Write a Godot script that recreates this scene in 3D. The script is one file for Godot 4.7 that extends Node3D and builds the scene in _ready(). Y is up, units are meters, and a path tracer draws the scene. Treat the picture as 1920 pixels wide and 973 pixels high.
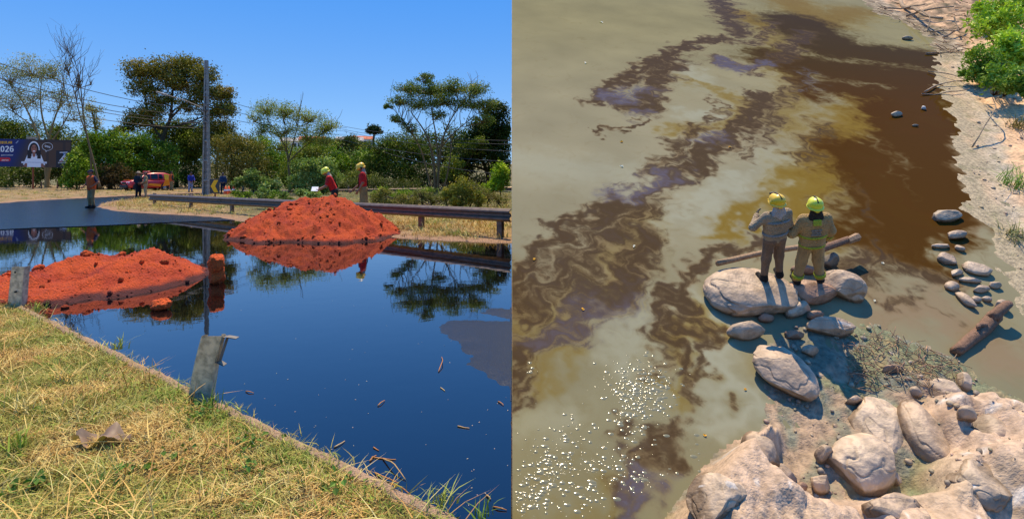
extends Node3D
# Two places side by side: on the left a road junction flooded with black liquid between heaps of red earth,
# on the right a river bank with an oil film, built on the slope that rises to the right of the road.

const F := 1100.0          # focal length in pixels of a 1920 x 973 picture
const EYE := 1.5           # height of the eye over the flooded road
const HOR := 330.0         # row of the horizon
const TILT := 0.5235988    # slope of the river place
var RIVER := Transform3D()
var rng := RandomNumberGenerator.new()
var M := {}
var used := {}
var noise := FastNoiseLite.new()
var noise2 := FastNoiseLite.new()

# ---------------------------------------------------------------- places
func at_px(px: float, py: float, d: float) -> Vector3:
	return Vector3((px - 960.0) / F * d, EYE - (py - HOR) / F * d, -d)

func ground_px(px: float, py: float) -> Vector3:
	var d := EYE * F / (py - HOR)
	return Vector3((px - 960.0) / F * d, 0, -d)

func river_px(px: float, py: float, w := 0.0) -> Vector3:      # (across, height, downslope) in the river's own axes
	var eye := Vector3(0, EYE, 0)
	var dir := Vector3((px - 960.0) / F, -(py - HOR) / F, -1.0)
	var n := RIVER.basis.y
	return RIVER.affine_inverse() * (eye + dir * ((RIVER.origin + n * w - eye).dot(n) / dir.dot(n)))

func river_scale(py: float) -> float:                           # metres per pixel at that row
	return (1.9 + 11.0 * tan(TILT)) / (tan(TILT) + (py - HOR) / F) / F

# ---------------------------------------------------------------- things
func numbered(called: String) -> String:
	var n: int = used.get(called, 0)
	used[called] = n + 1
	return called if n == 0 else "%s_%03d" % [called, n]

func tag(o: Node3D, label: String, category: String, group := "") -> Node3D:
	o.set_meta("label", label)
	o.set_meta("category", category)
	if group != "":
		o.set_meta("group", group)
	return o

func thing(called: String, label: String, category: String, where := Transform3D(), group := "") -> Node3D:
	var o := Node3D.new()
	o.name = numbered(called)
	o.transform = where
	add_child(o)
	tag(o, label, category, group)
	return o

func obj(called: String, mesh: Mesh, mat: Material, parent: Node = self, where := Transform3D()) -> MeshInstance3D:
	var o := MeshInstance3D.new()
	o.name = numbered(called) if parent == self else called
	o.mesh = mesh
	o.material_override = mat
	o.transform = where
	parent.add_child(o, true)
	return o

func struct(called: String, mesh: Mesh, mat: Material, where := Transform3D()) -> MeshInstance3D:
	var o := obj(called, mesh, mat, self, where)
	o.set_meta("kind", "structure")
	return o

func stuff(o: Node3D) -> Node3D:
	o.set_meta("kind", "stuff")
	return o

func at(p: Vector3, turn := 0.0, s := 1.0) -> Transform3D:
	return Transform3D(Basis(Vector3.UP, turn).scaled(Vector3.ONE * s), p)

func lin(r: float, g: float, b: float) -> Color:                # 0-255 sRGB to a linear vertex colour
	return Color(r / 255.0, g / 255.0, b / 255.0).srgb_to_linear()

func jit(c: Color, amount: float) -> Color:
	var k := 1.0 + rng.randf_range(-amount, amount)
	return Color(c.r * k * (1.0 + rng.randf_range(-amount, amount) * 0.4), c.g * k, c.b * k * (1.0 + rng.randf_range(-amount, amount) * 0.4))

# ---------------------------------------------------------------- mesh building
class MB:
	var v := PackedVector3Array()
	var c := PackedColorArray()
	var t := PackedVector2Array()
	var i := PackedInt32Array()
	func vert(p: Vector3, col := Color.WHITE, uv := Vector2.ZERO) -> int:
		v.append(p); c.append(col); t.append(uv)
		return v.size() - 1
	func tri(a: int, b: int, d: int) -> void:
		i.append(a); i.append(b); i.append(d)
	func quad(a: int, b: int, d: int, e: int) -> void:
		i.append(a); i.append(b); i.append(d)
		i.append(a); i.append(d); i.append(e)
	func face(a: Vector3, b: Vector3, d: Vector3, e: Vector3, col := Color.WHITE) -> void:
		var n := v.size()
		vert(a, col, Vector2(0, 1)); vert(b, col, Vector2(1, 1)); vert(d, col, Vector2(1, 0)); vert(e, col, Vector2(0, 0))
		quad(n, n + 1, n + 2, n + 3)
	func done(smooth := true) -> ArrayMesh:
		var a := []
		a.resize(Mesh.ARRAY_MAX)
		a[Mesh.ARRAY_VERTEX] = v
		a[Mesh.ARRAY_COLOR] = c
		a[Mesh.ARRAY_TEX_UV] = t
		a[Mesh.ARRAY_INDEX] = i
		var m := ArrayMesh.new()
		if v.size() == 0 or i.size() == 0:
			return m
		if smooth:
			var st := SurfaceTool.new()
			st.create_from_arrays(a)
			st.generate_normals()
			return st.commit(m)
		m.add_surface_from_arrays(Mesh.PRIMITIVE_TRIANGLES, a)
		return m

func box(mb: MB, x: Transform3D, s: Vector3, bevel := 0.0, col := Color.WHITE) -> void:   # a box whose edges are cut at 45 degrees
	var h := s * 0.5
	bevel = minf(bevel, minf(h.x, minf(h.y, h.z)) * 0.9)
	if bevel <= 0.0:
		bevel = minf(h.x, minf(h.y, h.z)) * 0.04
	var faces := []
	for axis in 3:
		for sgn in [-1.0, 1.0]:
			var n := Vector3.ZERO; n[axis] = sgn
			var a := Vector3.ZERO; a[(axis + 1) % 3] = 1.0
			var b := n.cross(a)
			var hn := absf((h * n).length())
			var ha := (h * a).length() - bevel
			var hb := (h * b).length() - bevel
			var o := n * hn
			faces.append([o - a * ha - b * hb, o - a * ha + b * hb, o + a * ha + b * hb, o + a * ha - b * hb])
	for f in faces:
		mb.face(x * f[0], x * f[1], x * f[2], x * f[3], col)
	for axis in 3:                                                   # edges along this axis
		var u := (axis + 1) % 3
		var w := (axis + 2) % 3
		for su in [-1.0, 1.0]:
			for sw in [-1.0, 1.0]:
				var p := Vector3.ZERO; var q := Vector3.ZERO
				p[u] = su * h[u]; p[w] = sw * (h[w] - bevel)
				q[u] = su * (h[u] - bevel); q[w] = sw * h[w]
				var e := Vector3.ZERO; e[axis] = h[axis] - bevel
				if su * sw > 0:
					mb.face(x * (p - e), x * (q - e), x * (q + e), x * (p + e), col)
				else:
					mb.face(x * (p + e), x * (q + e), x * (q - e), x * (p - e), col)
	for sx in [-1.0, 1.0]:
		for sy in [-1.0, 1.0]:
			for sz in [-1.0, 1.0]:
				var k := mb.v.size()
				mb.vert(x * Vector3(sx * h.x, sy * (h.y - bevel), sz * (h.z - bevel)), col)
				mb.vert(x * Vector3(sx * (h.x - bevel), sy * h.y, sz * (h.z - bevel)), col)
				mb.vert(x * Vector3(sx * (h.x - bevel), sy * (h.y - bevel), sz * h.z), col)
				if sx * sy * sz > 0:
					mb.tri(k, k + 2, k + 1)
				else:
					mb.tri(k, k + 1, k + 2)

func tube(mb: MB, pts: Array, radii: Array, sides := 6, col := Color.WHITE, flat := 1.0) -> void:
	var n := pts.size()
	var side := Vector3.ZERO
	var first := mb.v.size()
	for k in n:
		var dir: Vector3 = (pts[mini(k + 1, n - 1)] - pts[maxi(k - 1, 0)]).normalized()
		if side == Vector3.ZERO:
			side = dir.cross(Vector3.FORWARD if absf(dir.z) < 0.9 else Vector3.RIGHT).normalized()
		side = (side - dir * side.dot(dir)).normalized()
		var other := dir.cross(side)
		for s in sides:
			var a := TAU * s / sides
			mb.vert(pts[k] + (side * cos(a) + other * sin(a) * flat) * radii[k], col)
	for k in n - 1:
		for s in sides:
			var s2 := (s + 1) % sides
			mb.quad(first + k * sides + s, first + k * sides + s2, first + (k + 1) * sides + s2, first + (k + 1) * sides + s)
	for s in range(1, sides - 1):
		mb.tri(first, first + s + 1, first + s)
		mb.tri(first + (n - 1) * sides, first + (n - 1) * sides + s, first + (n - 1) * sides + s + 1)

func lathe(mb: MB, x: Transform3D, prof: Array, sides := 16, col := Color.WHITE) -> void:   # profile of (radius, height)
	var first := mb.v.size()
	for p in prof:
		for s in sides:
			var a := TAU * s / sides
			mb.vert(x * Vector3(cos(a) * p.x, p.y, sin(a) * p.x), col)
	for k in prof.size() - 1:
		for s in sides:
			var s2 := (s + 1) % sides
			mb.quad(first + k * sides + s, first + k * sides + s2, first + (k + 1) * sides + s2, first + (k + 1) * sides + s)

func prism(mb: MB, x: Transform3D, poly: PackedVector2Array, depth: float, col := Color.WHITE) -> void:   # polygon in x-y, thickness along z
	var idx := Geometry2D.triangulate_polygon(poly)
	var n := mb.v.size()
	var c := poly.size()
	for z in [depth * 0.5, -depth * 0.5]:
		for p in poly:
			mb.vert(x * Vector3(p.x, p.y, z), col)
	for k in range(0, idx.size(), 3):
		mb.tri(n + idx[k], n + idx[k + 1], n + idx[k + 2])
		mb.tri(n + c + idx[k], n + c + idx[k + 2], n + c + idx[k + 1])
	for k in c:
		var k2 := (k + 1) % c
		mb.face(x * Vector3(poly[k].x, poly[k].y, depth * 0.5), x * Vector3(poly[k2].x, poly[k2].y, depth * 0.5), x * Vector3(poly[k2].x, poly[k2].y, -depth * 0.5), x * Vector3(poly[k].x, poly[k].y, -depth * 0.5), col)

func sheet(mb: MB, nx: int, nz: int, point: Callable) -> void:   # point.call(i, j) -> [position, colour, uv] or null to leave it out
	var id := PackedInt32Array()
	id.resize((nx + 1) * (nz + 1))
	for j in nz + 1:
		for i in nx + 1:
			var p = point.call(i, j)
			id[j * (nx + 1) + i] = -1 if p == null else mb.vert(p[0], p[1], p[2] if p.size() > 2 else Vector2(i / float(nx), j / float(nz)))
	for j in nz:
		for i in nx:
			var a := id[j * (nx + 1) + i]
			var b := id[j * (nx + 1) + i + 1]
			var c := id[(j + 1) * (nx + 1) + i + 1]
			var d := id[(j + 1) * (nx + 1) + i]
			if a >= 0 and b >= 0 and c >= 0 and d >= 0:
				mb.quad(a, b, c, d)

func stone(mb: MB, x: Transform3D, r: Vector3, n: int, seed_: int, rough := 0.18, col := Color.WHITE, cuts := 5, sharp := 0.75) -> void:   # a boulder: a cube-sphere, cut by planes and roughened
	var g := RandomNumberGenerator.new()
	g.seed = seed_ * 7919 + 13
	var planes := []
	for k in cuts:
		var nn := Vector3(g.randfn(), g.randfn(), g.randfn()).normalized()
		planes.append([nn, g.randf_range(sharp, 0.97)])
	var off := Vector3(g.randf() * 90, g.randf() * 90, g.randf() * 90)
	for axis in 3:
		for sgn in [-1.0, 1.0]:
			var first := mb.v.size()
			for j in n + 1:
				for i in n + 1:
					var p := Vector3.ZERO
					p[axis] = sgn
					p[(axis + 1) % 3] = tan((i / float(n) - 0.5) * PI * 0.5) * sgn
					p[(axis + 2) % 3] = tan((j / float(n) - 0.5) * PI * 0.5)
					p = p.normalized()
					var q := p
					for pl in planes:
						var over: float = q.dot(pl[0]) - pl[1]
						if over > 0:
							q -= pl[0] * over * 0.85
					var nz := noise.get_noise_3dv((p * 1.1 + off) * 20.0) * rough + noise.get_noise_3dv((p * 3.2 + off) * 20.0) * rough * 0.35 + noise.get_noise_3dv((p * 9.0 + off) * 20.0) * rough * 0.12
					var crack := smoothstep(0.05, 0.0, absf(noise2.get_noise_3dv((p * 1.3 + off) * 20.0))) if n > 12 else 0.0
					q *= 1.0 + nz * 1.6 - crack * 0.045
					nz -= crack * 0.25
					mb.vert(x * (q * r), Color(col.r * (1 + nz), col.g * (1 + nz), col.b * (1 + nz)), Vector2(i, j))
			for j in n:
				for i in n:
					var a := first + j * (n + 1) + i
					mb.quad(a, a + n + 1, a + n + 2, a + 1)

func net(mb: MB, prims: Array, cell: float, k: float, color: Callable) -> void:   # tapered capsules [a, b, ra, rb] joined by a smooth minimum, meshed as surface nets
	var lo := Vector3.INF
	var hi := -Vector3.INF
	for p in prims:
		var r := maxf(p[2], p[3]) + 2.5 * cell
		for e in [p[0], p[1]]:
			lo = lo.min(e - Vector3.ONE * r)
			hi = hi.max(e + Vector3.ONE * r)
	var nx := int((hi.x - lo.x) / cell) + 2
	var ny := int((hi.y - lo.y) / cell) + 2
	var nz := int((hi.z - lo.z) / cell) + 2
	var f := PackedFloat32Array()
	f.resize(nx * ny * nz)
	for p in prims:
		var a: Vector3 = p[0]
		var b: Vector3 = p[1]
		var ra: float = p[2]
		var rb: float = p[3]
		var ab := b - a
		var inv := 1.0 / maxf(ab.length_squared(), 1e-8)
		var r := maxf(ra, rb) + 4.0 * k
		var l := ((a.min(b) - Vector3.ONE * r - lo) / cell).floor().max(Vector3.ZERO)
		var h := ((a.max(b) + Vector3.ONE * r - lo) / cell).ceil()
		for z in range(int(l.z), mini(int(h.z) + 1, nz)):
			for y in range(int(l.y), mini(int(h.y) + 1, ny)):
				var row := (z * ny + y) * nx
				for x in range(int(l.x), mini(int(h.x) + 1, nx)):
					var q := lo + Vector3(x, y, z) * cell
					var t := clampf((q - a).dot(ab) * inv, 0.0, 1.0)
					var d := q.distance_to(a + ab * t) - ra - (rb - ra) * t
					f[row + x] += exp(-clampf(d / k, -30.0, 30.0))
	for n in f.size():
		f[n] = log(maxf(f[n], 1e-12))
	var id := PackedInt32Array()
	id.resize(f.size())
	id.fill(-1)
	var step := [1, nx, nx * ny]
	var corner := [0, 1, nx, nx + 1, nx * ny, nx * ny + 1, nx * ny + nx, nx * ny + nx + 1]
	var edges := [[0, 1], [2, 3], [4, 5], [6, 7], [0, 2], [1, 3], [4, 6], [5, 7], [0, 4], [1, 5], [2, 6], [3, 7]]
	for z in nz - 1:
		for y in ny - 1:
			var row := (z * ny + y) * nx
			for x in nx - 1:
				var n := row + x
				var s := 0
				for o in corner:
					if f[n + o] > 0.0:
						s += 1
				if s == 0 or s == 8:
					continue
				var sum := Vector3.ZERO
				var cnt := 0
				for e in edges:
					var v0 := f[n + corner[e[0]]]
					var v1 := f[n + corner[e[1]]]
					if (v0 > 0.0) != (v1 > 0.0):
						var t := clampf(v0 / (v0 - v1), 0.0, 1.0)
						var c0 := Vector3(e[0] & 1, (e[0] >> 1) & 1, (e[0] >> 2) & 1)
						var c1 := Vector3(e[1] & 1, (e[1] >> 1) & 1, (e[1] >> 2) & 1)
						sum += c0.lerp(c1, t)
						cnt += 1
				var p := lo + (Vector3(x, y, z) + sum / cnt) * cell
				id[n] = mb.vert(p, color.call(p))
	for z in range(1, nz - 1):
		for y in range(1, ny - 1):
			var row := (z * ny + y) * nx
			for x in range(1, nx - 1):
				var n := row + x
				var inside := f[n] > 0.0
				for ax in 3:
					if inside == (f[n + step[ax]] > 0.0):
						continue
					var u: int = step[(ax + 1) % 3]
					var w: int = step[(ax + 2) % 3]
					var a := id[n]
					var b := id[n - u]
					var c := id[n - u - w]
					var d := id[n - w]
					if a < 0 or b < 0 or c < 0 or d < 0:
						continue
					if inside:
						mb.quad(a, d, c, b)
					else:
						mb.quad(a, b, c, d)

# ---------------------------------------------------------------- materials
func noise_tex(freq: float, seed_: int, octaves := 4, size := 512, ramp: Gradient = null, kind := FastNoiseLite.TYPE_SIMPLEX_SMOOTH) -> NoiseTexture2D:
	var n := FastNoiseLite.new()
	n.noise_type = kind
	n.frequency = freq
	n.seed = seed_
	n.fractal_octaves = octaves
	var t := NoiseTexture2D.new()
	t.width = size
	t.height = size
	t.seamless = true
	t.noise = n
	if ramp:
		t.color_ramp = ramp
	return t

func ramp(a: Array) -> Gradient:                                  # [offset, Color] pairs
	var g := Gradient.new()
	var o := PackedFloat32Array()
	var c := PackedColorArray()
	for p in a:
		o.append(p[0]); c.append(p[1])
	g.offsets = o
	g.colors = c
	return g

func mat(called: String, col: Color, rough := 0.8, vc := false) -> StandardMaterial3D:
	var m := StandardMaterial3D.new()
	m.resource_name = called
	m.albedo_color = col
	m.roughness = rough
	m.vertex_color_use_as_albedo = vc
	M[called] = m
	return m

func grain(m: StandardMaterial3D, tex: Texture2D, scale: float, relief: Texture2D = null, cm := 1.0, world := false) -> StandardMaterial3D:
	m.albedo_texture = tex
	m.uv1_triplanar = true
	m.uv1_world_triplanar = world
	m.uv1_scale = Vector3.ONE * scale
	if relief:
		m.heightmap_enabled = true
		m.heightmap_texture = relief
		m.heightmap_scale = cm
	return m

func rgb(r: float, g: float, b: float) -> Color:
	return Color(r / 255.0, g / 255.0, b / 255.0)

func grey(v: float) -> Color:
	return Color(v, v, v)

func make_materials() -> void:
	var soft := noise_tex(0.012, 3, 5, 512, ramp([[0.0, grey(0.62)], [0.35, grey(0.8)], [0.65, grey(0.95)], [1.0, grey(1.0)]]))
	var fine := noise_tex(0.06, 5, 4, 512, ramp([[0.0, grey(0.5)], [0.4, grey(0.78)], [0.6, grey(0.92)], [1.0, grey(1.0)]]))
	var bumps := noise_tex(0.05, 9, 5, 512)
	var soil_b := noise_tex(0.035, 21, 5, 512)
	var cells := noise_tex(0.03, 17, 2, 512, null, FastNoiseLite.TYPE_CELLULAR)
	grain(mat("rock", rgb(255, 255, 255), 0.78, true), soft, 0.55, bumps, 2.5)
	grain(mat("river_rock", Color.WHITE, 0.6, true), soft, 0.6, bumps, 0.9)
	grain(mat("soil", Color.WHITE, 0.95, true), fine, 1.6, soil_b, 3.0)
	grain(mat("earth", Color.WHITE, 0.95, true), fine, 0.8, soil_b, 4.0)
	grain(mat("river_earth", Color.WHITE, 0.8, true), soft, 1.1, soil_b, 1.4)
	grain(mat("asphalt", rgb(22, 24, 28), 0.22), fine, 1.4, cells, 0.6)
	grain(mat("asphalt_dry", rgb(30, 40, 58), 0.4), fine, 2.4, bumps, 0.25)
	M.asphalt.metallic_specular = 0.35
	M.asphalt_dry.metallic_specular = 0.4
	grain(mat("concrete", rgb(176, 168, 155), 0.85), soft, 0.9, bumps, 0.4)
	grain(mat("kerb_stone", rgb(190, 158, 128), 0.9), fine, 3.0, bumps, 1.2)
	grain(mat("rail_steel", rgb(128, 112, 98), 0.5), soft, 0.8, bumps, 0.1)
	M.rail_steel.metallic = 0.55
	grain(mat("post_steel", rgb(232, 218, 184), 0.55), soft, 2.2, bumps, 0.12)
	M.post_steel.metallic = 0.35
	grain(mat("bracket_steel", rgb(130, 122, 106), 0.5), soft, 2.2, bumps, 0.12)
	grain(mat("bark", Color.WHITE, 0.9, true), fine, 1.0, bumps, 2.0)
	grain(mat("wood", rgb(178, 146, 112), 0.8), soft, 2.5, bumps, 0.5)
	grain(mat("driftwood", rgb(150, 116, 92), 0.85), soft, 2.5, bumps, 1.5)
	grain(mat("cloth", Color.WHITE, 0.9, true), fine, 3.0, noise_tex(0.02, 61, 3, 512), 3.5)
	mat("skin", Color.WHITE, 0.6, true)
	var leaf := mat("leaf", Color.WHITE, 0.55, true)
	leaf.backlight_enabled = true
	leaf.backlight = Color(0.6, 0.66, 0.3)
	leaf.metallic_specular = 0.35
	var blade := mat("blade", Color.WHITE, 0.6, true)
	blade.backlight_enabled = true
	blade.backlight = Color(0.4, 0.4, 0.25)
	blade.metallic_specular = 0.3
	var water := mat("black_water", rgb(8, 6, 9), 0.02)
	water.metallic_specular = 0.7
	water.clearcoat_enabled = true
	water.clearcoat = 0.25
	water.clearcoat_roughness = 0.02
	water.uv1_triplanar = true
	water.uv1_world_triplanar = true
	water.uv1_scale = Vector3(0.35, 0.35, 0.35)
	water.heightmap_enabled = true
	water.heightmap_texture = noise_tex(0.012, 41, 3, 512)
	water.heightmap_scale = 0.05
	mat("black", rgb(22, 22, 24), 0.6)
	mat("rubber", rgb(26, 26, 28), 0.8)
	mat("wire", rgb(40, 40, 44), 0.6)
	mat("white", rgb(235, 235, 232), 0.6)
	mat("red_paint", rgb(196, 18, 26), 0.25)
	M.red_paint.clearcoat_enabled = true
	mat("orange_paint", rgb(250, 150, 30), 0.3)
	mat("dark_glass", rgb(24, 28, 32), 0.08)
	mat("chrome", rgb(190, 192, 196), 0.2).metallic = 0.9
	mat("lamp_glass", rgb(215, 220, 225), 0.1)
	mat("helmet_yellow", rgb(246, 200, 10), 0.28).clearcoat_enabled = true
	mat("helmet_lime", rgb(226, 232, 40), 0.3).clearcoat_enabled = true
	mat("sign_yellow", rgb(255, 190, 10), 0.5)
	mat("sign_plate", rgb(62, 64, 66), 0.6)
	mat("cone_orange", rgb(236, 92, 30), 0.6)
	mat("rust", rgb(150, 84, 52), 0.85)
	mat("plaster", rgb(226, 220, 210), 0.9)
	mat("tile_roof", rgb(186, 108, 78), 0.9)
	mat("grey_roof", rgb(150, 150, 152), 0.8)

# ---------------------------------------------------------------- camera, sky, sun
func make_view() -> void:
	var cam := Camera3D.new()
	cam.name = "camera"
	cam.projection = Camera3D.PROJECTION_FRUSTUM
	cam.near = 0.1
	cam.far = 2500.0
	cam.size = 0.1 * 973.0 / F
	cam.frustum_offset = Vector2(0, -(486.5 - HOR) / F * 0.1)
	cam.position = Vector3(0, EYE, 0)
	add_child(cam)
	cam.current = true
	var sky_m := ProceduralSkyMaterial.new()
	sky_m.sky_top_color = rgb(58, 142, 236)
	sky_m.sky_horizon_color = rgb(172, 218, 255)
	sky_m.sky_curve = 0.1
	sky_m.ground_bottom_color = rgb(96, 88, 72)
	sky_m.ground_horizon_color = rgb(150, 160, 160)
	sky_m.sun_angle_max = 1.0
	sky_m.energy_multiplier = 0.86
	var sky := Sky.new()
	sky.sky_material = sky_m
	var env := Environment.new()
	env.background_mode = Environment.BG_SKY
	env.sky = sky
	env.tonemap_mode = Environment.TONE_MAPPER_LINEAR
	env.tonemap_exposure = 1.25
	env.sdfgi_enabled = true
	env.ssao_enabled = true
	env.ssil_enabled = true
	var we := WorldEnvironment.new()
	we.name = "environment"
	we.environment = env
	add_child(we)
	var sun := DirectionalLight3D.new()
	sun.name = "sun"
	sun.light_color = Color(1.0, 0.91, 0.76)
	sun.light_energy = 1.6
	sun.light_angular_distance = 0.5
	sun.shadow_enabled = true
	var el := deg_to_rad(70.0)
	var az := deg_to_rad(-0.3)
	var to_sun := Vector3(sin(az) * cos(el), sin(el), -cos(az) * cos(el))
	sun.transform = Transform3D(Basis.looking_at(-to_sun, Vector3.RIGHT), Vector3.ZERO)
	add_child(sun)

# ---------------------------------------------------------------- the road and the black pool
var pool := PackedVector2Array()
var road := PackedVector2Array()
const KA := Vector3(-0.41, 0, -2.64)      # two points of the straight kerb
const KB := Vector3(-5.2, 0, -6.35)
var kdir := Vector3()
var kside := Vector3()

func flat_of(list: Array) -> PackedVector2Array:
	var o := PackedVector2Array()
	for p in list:
		var g := ground_px(p[0], p[1])
		o.append(Vector2(g.x if g.x < -0.05 else 1.5, g.z))
	return o

func edge_distance(p: Vector2, poly: PackedVector2Array) -> float:   # negative inside
	var best := 1e9
	for k in poly.size():
		var a := poly[k]
		var b := poly[(k + 1) % poly.size()]
		var q := Geometry2D.get_closest_point_to_segment(p, a, b)
		best = minf(best, q.distance_squared_to(p))
	best = sqrt(best)
	return -best if Geometry2D.is_point_in_polygon(p, poly) and Geometry2D.is_point_in_polygon(p + Vector2(0.00013, 0.00017), poly) else best

func polygon_sheet(poly: PackedVector2Array, y: float, depth: float) -> ArrayMesh:
	var mb := MB.new()
	prism(mb, Transform3D(Basis(Vector3.RIGHT, Vector3.FORWARD, Vector3.UP), Vector3(0, y - depth * 0.5, 0)), _flip(poly), depth)
	return mb.done(false)

func _flip(poly: PackedVector2Array) -> PackedVector2Array:
	var o := PackedVector2Array()
	for p in poly:
		o.append(Vector2(p.x, -p.y))
	return o

func ground_height(x: float, z: float) -> float:
	var p := Vector2(x, z)
	if z > -11.0 and (Vector3(x, 0, z) - KA).dot(kside) > 0.02:
		return -0.14
	var dp := edge_distance(p, pool)
	if dp < 0.0:
		return maxf(-0.12, dp * 0.5)
	var dr := edge_distance(p, road)
	if dr < 0.0:
		return minf(0.006, dp * 0.1)
	var s := minf(dp, dr)
	var h := 0.03 + 0.12 * smoothstep(0.0, 2.5, s) + noise.get_noise_2d(x * 22.0, z * 22.0) * 0.07 * smoothstep(0.1, 2.0, s) + noise.get_noise_2d(x * 90.0, z * 90.0) * 0.035 * smoothstep(0.0, 0.5, s)
	return maxf(h, 0.012)

func clipped(poly: PackedVector2Array) -> PackedVector2Array:     # the part on the left of the river slope
	var half := PackedVector2Array([Vector2(-500, -500), Vector2(-0.006, -500), Vector2(-0.006, 50), Vector2(-500, 50)])
	return Geometry2D.intersect_polygons(poly, half)[0]

func make_left_ground() -> void:
	kdir = (KB - KA).normalized()
	kside = Vector3(kdir.z, 0, -kdir.x)
	if kside.dot(-KA) < 0: kside = -kside
	pool = flat_of([[960, 461], [860, 452], [745, 446], [640, 431], [520, 421], [440, 413], [370, 411], [300, 414.5], [220, 418], [150, 421], [60, 424], [3, 427], [-300, 436]])
	pool.append(Vector2(-9.0, -9.3))
	pool.append(Vector2(KB.x, KB.z))
	pool.append(Vector2(KA.x, KA.z))
	pool.append(Vector2(1.5, -1.2))
	road = flat_of([[440, 413.5], [410, 408], [360, 405], [300, 402], [245, 399], [205, 394], [185, 389], [188, 383], [215, 377], [300, 371], [420, 366], [700, 361], [960, 359], [960, 356], [700, 357.5], [400, 361], [260, 366], [200, 369.5], [110, 374], [40, 378], [-80, 388], [-400, 415], [-300, 440], [3, 431], [60, 428], [150, 425], [220, 422], [300, 418]])
	# the ground: one sheet to the horizon, finer where it is near
	var mb := MB.new()
	var straw := lin(176, 150, 104)
	var dirt := lin(178, 142, 110)
	var green := lin(106, 112, 58)
	var far_green := lin(96, 104, 58)
	var zs := [-2.6]
	while zs[-1] > -2000.0:
		zs.append(zs[-1] - maxf(0.16, -zs[-1] * 0.014))
	var cols := 190
	sheet(mb, cols, zs.size() - 1, func(i, j):
		var z: float = zs[j]
		var t = i / float(cols)
		var reach: float = 24.0 - z * 1.1
		var x := -0.006 - pow(t, 1.25) * reach
		var h := ground_height(x, z) if z > -90.0 else 0.1
		if z < -120.0:
			h += maxf(0.0, (-z - 120.0)) * 0.03 * smoothstep(-40.0, -160.0, z) * (0.6 + 0.4 * noise.get_noise_2d(x * 0.6, z * 0.6))
		var n := noise.get_noise_2d(x * 30.0, z * 30.0)
		var n2 := noise2.get_noise_2d(x * 130.0, z * 130.0)
		var c := straw.lerp(green, clampf(n * 2.2 - 0.1, 0.0, 1.0)).lerp(dirt, clampf(n2 * 1.2, 0.0, 0.8))
		if z > -90.0:
			var p := Vector2(x, z)
			var near := minf(absf(edge_distance(p, road)), absf(edge_distance(p, pool)))
			c = c.lerp(lin(84, 92, 44), 0.75 * smoothstep(-19.0, -24.0, z) * smoothstep(z * 0.52, z * 0.44, x))
			c = dirt.lerp(c, smoothstep(0.1, 1.1, near + n2 * 0.6))
		else:
			c = c.lerp(far_green, 0.7)
		return [Vector3(x, h, z), c])
	struct("ground", mb.done(), M.earth)
	# the ground goes on behind the river slope
	mb = MB.new()
	sheet(mb, 8, 30, func(i, j):
		var z := -31.0 - pow(j / 30.0, 2.0) * 1900.0
		return [Vector3(i * (20.0 - z * 0.12), 0.1 + maxf(0.0, (-z - 120.0)) * 0.02, z), far_green])
	struct("ground_beyond", mb.done(), M.earth)
	struct("road", polygon_sheet(clipped(road), 0.016, 0.012), M.asphalt)
	# black liquid over the sunken road
	mb = MB.new()
	mb.face(Vector3(-44, 0, -1.5), Vector3(-0.004, 0, -1.5), Vector3(-0.004, 0, -30), Vector3(-44, 0, -30))
	struct("black_water", mb.done(false), M.black_water)
	mb = MB.new()
	box(mb, Transform3D(Basis(), Vector3(-0.25, -2.1, -16)), Vector3(0.46, 3.9, 28.0), 0.02, lin(120, 84, 60))
	struct("earth_edge", mb.done(false), M.earth)
	# asphalt that stands clear of the liquid
	for list in [[[832, 611], [842, 601.5], [880, 600.5], [925, 602], [960, 606], [960, 742], [938, 724], [915, 700], [885, 665], [850, 632]], [[900, 587], [925, 580.5], [960, 581], [960, 603], [935, 599]]]:
		var poly := flat_of(list)
		mb = MB.new()
		var lo := Vector2(1e9, 1e9)
		var hi := -lo
		for p in poly:
			lo = lo.min(p); hi = hi.max(p)
		sheet(mb, 70, 70, func(i, j):
			var p := Vector2(lerpf(lo.x - 0.1, minf(hi.x, 0.0), i / 70.0), lerpf(lo.y - 0.1, hi.y + 0.1, j / 70.0))
			var dd := edge_distance(p, poly) + noise.get_noise_2d(p.x * 60.0, p.y * 60.0) * 0.16 + noise2.get_noise_2d(p.x * 400.0, p.y * 400.0) * 0.04
			if p.x > -0.02: dd = minf(dd, -0.05)
			return [Vector3(minf(p.x, -0.006), clampf(-dd * 0.05, -0.01, 0.008) + noise.get_noise_2d(p.x * 1500.0, p.y * 1500.0) * 0.0007, p.y), Color.WHITE] if dd < 0.12 else null)
		struct("road_hump", mb.done(), M.asphalt_dry)
	# kerb along the grass bank
	mb = MB.new()
	var prof := [[0.0, -0.12], [0.0, 0.035], [0.012, 0.05], [0.05, 0.053], [0.066, 0.045], [0.08, -0.12]]
	sheet(mb, prof.size() - 1, 260, func(i, j):
		var along: float = j / 260.0 * 13.0 - 0.6
		var wob := noise.get_noise_1d(along * 160.0) * 0.02 + noise2.get_noise_1d(along * 900.0) * 0.006
		var q: Vector3 = KA + kdir * along + kside * (prof[i][0] + wob)
		var k := 1.0 + noise2.get_noise_1d(along * 200.0) * 0.3
		return [Vector3(minf(q.x, 0.4), prof[i][1] + noise2.get_noise_1d(along * 500.0 + i * 40.0) * 0.008, q.z), Color(k, k, k)])
	struct("kerb", mb.done(), M.kerb_stone)
	# the grass bank on the near side of it
	mb = MB.new()
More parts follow.
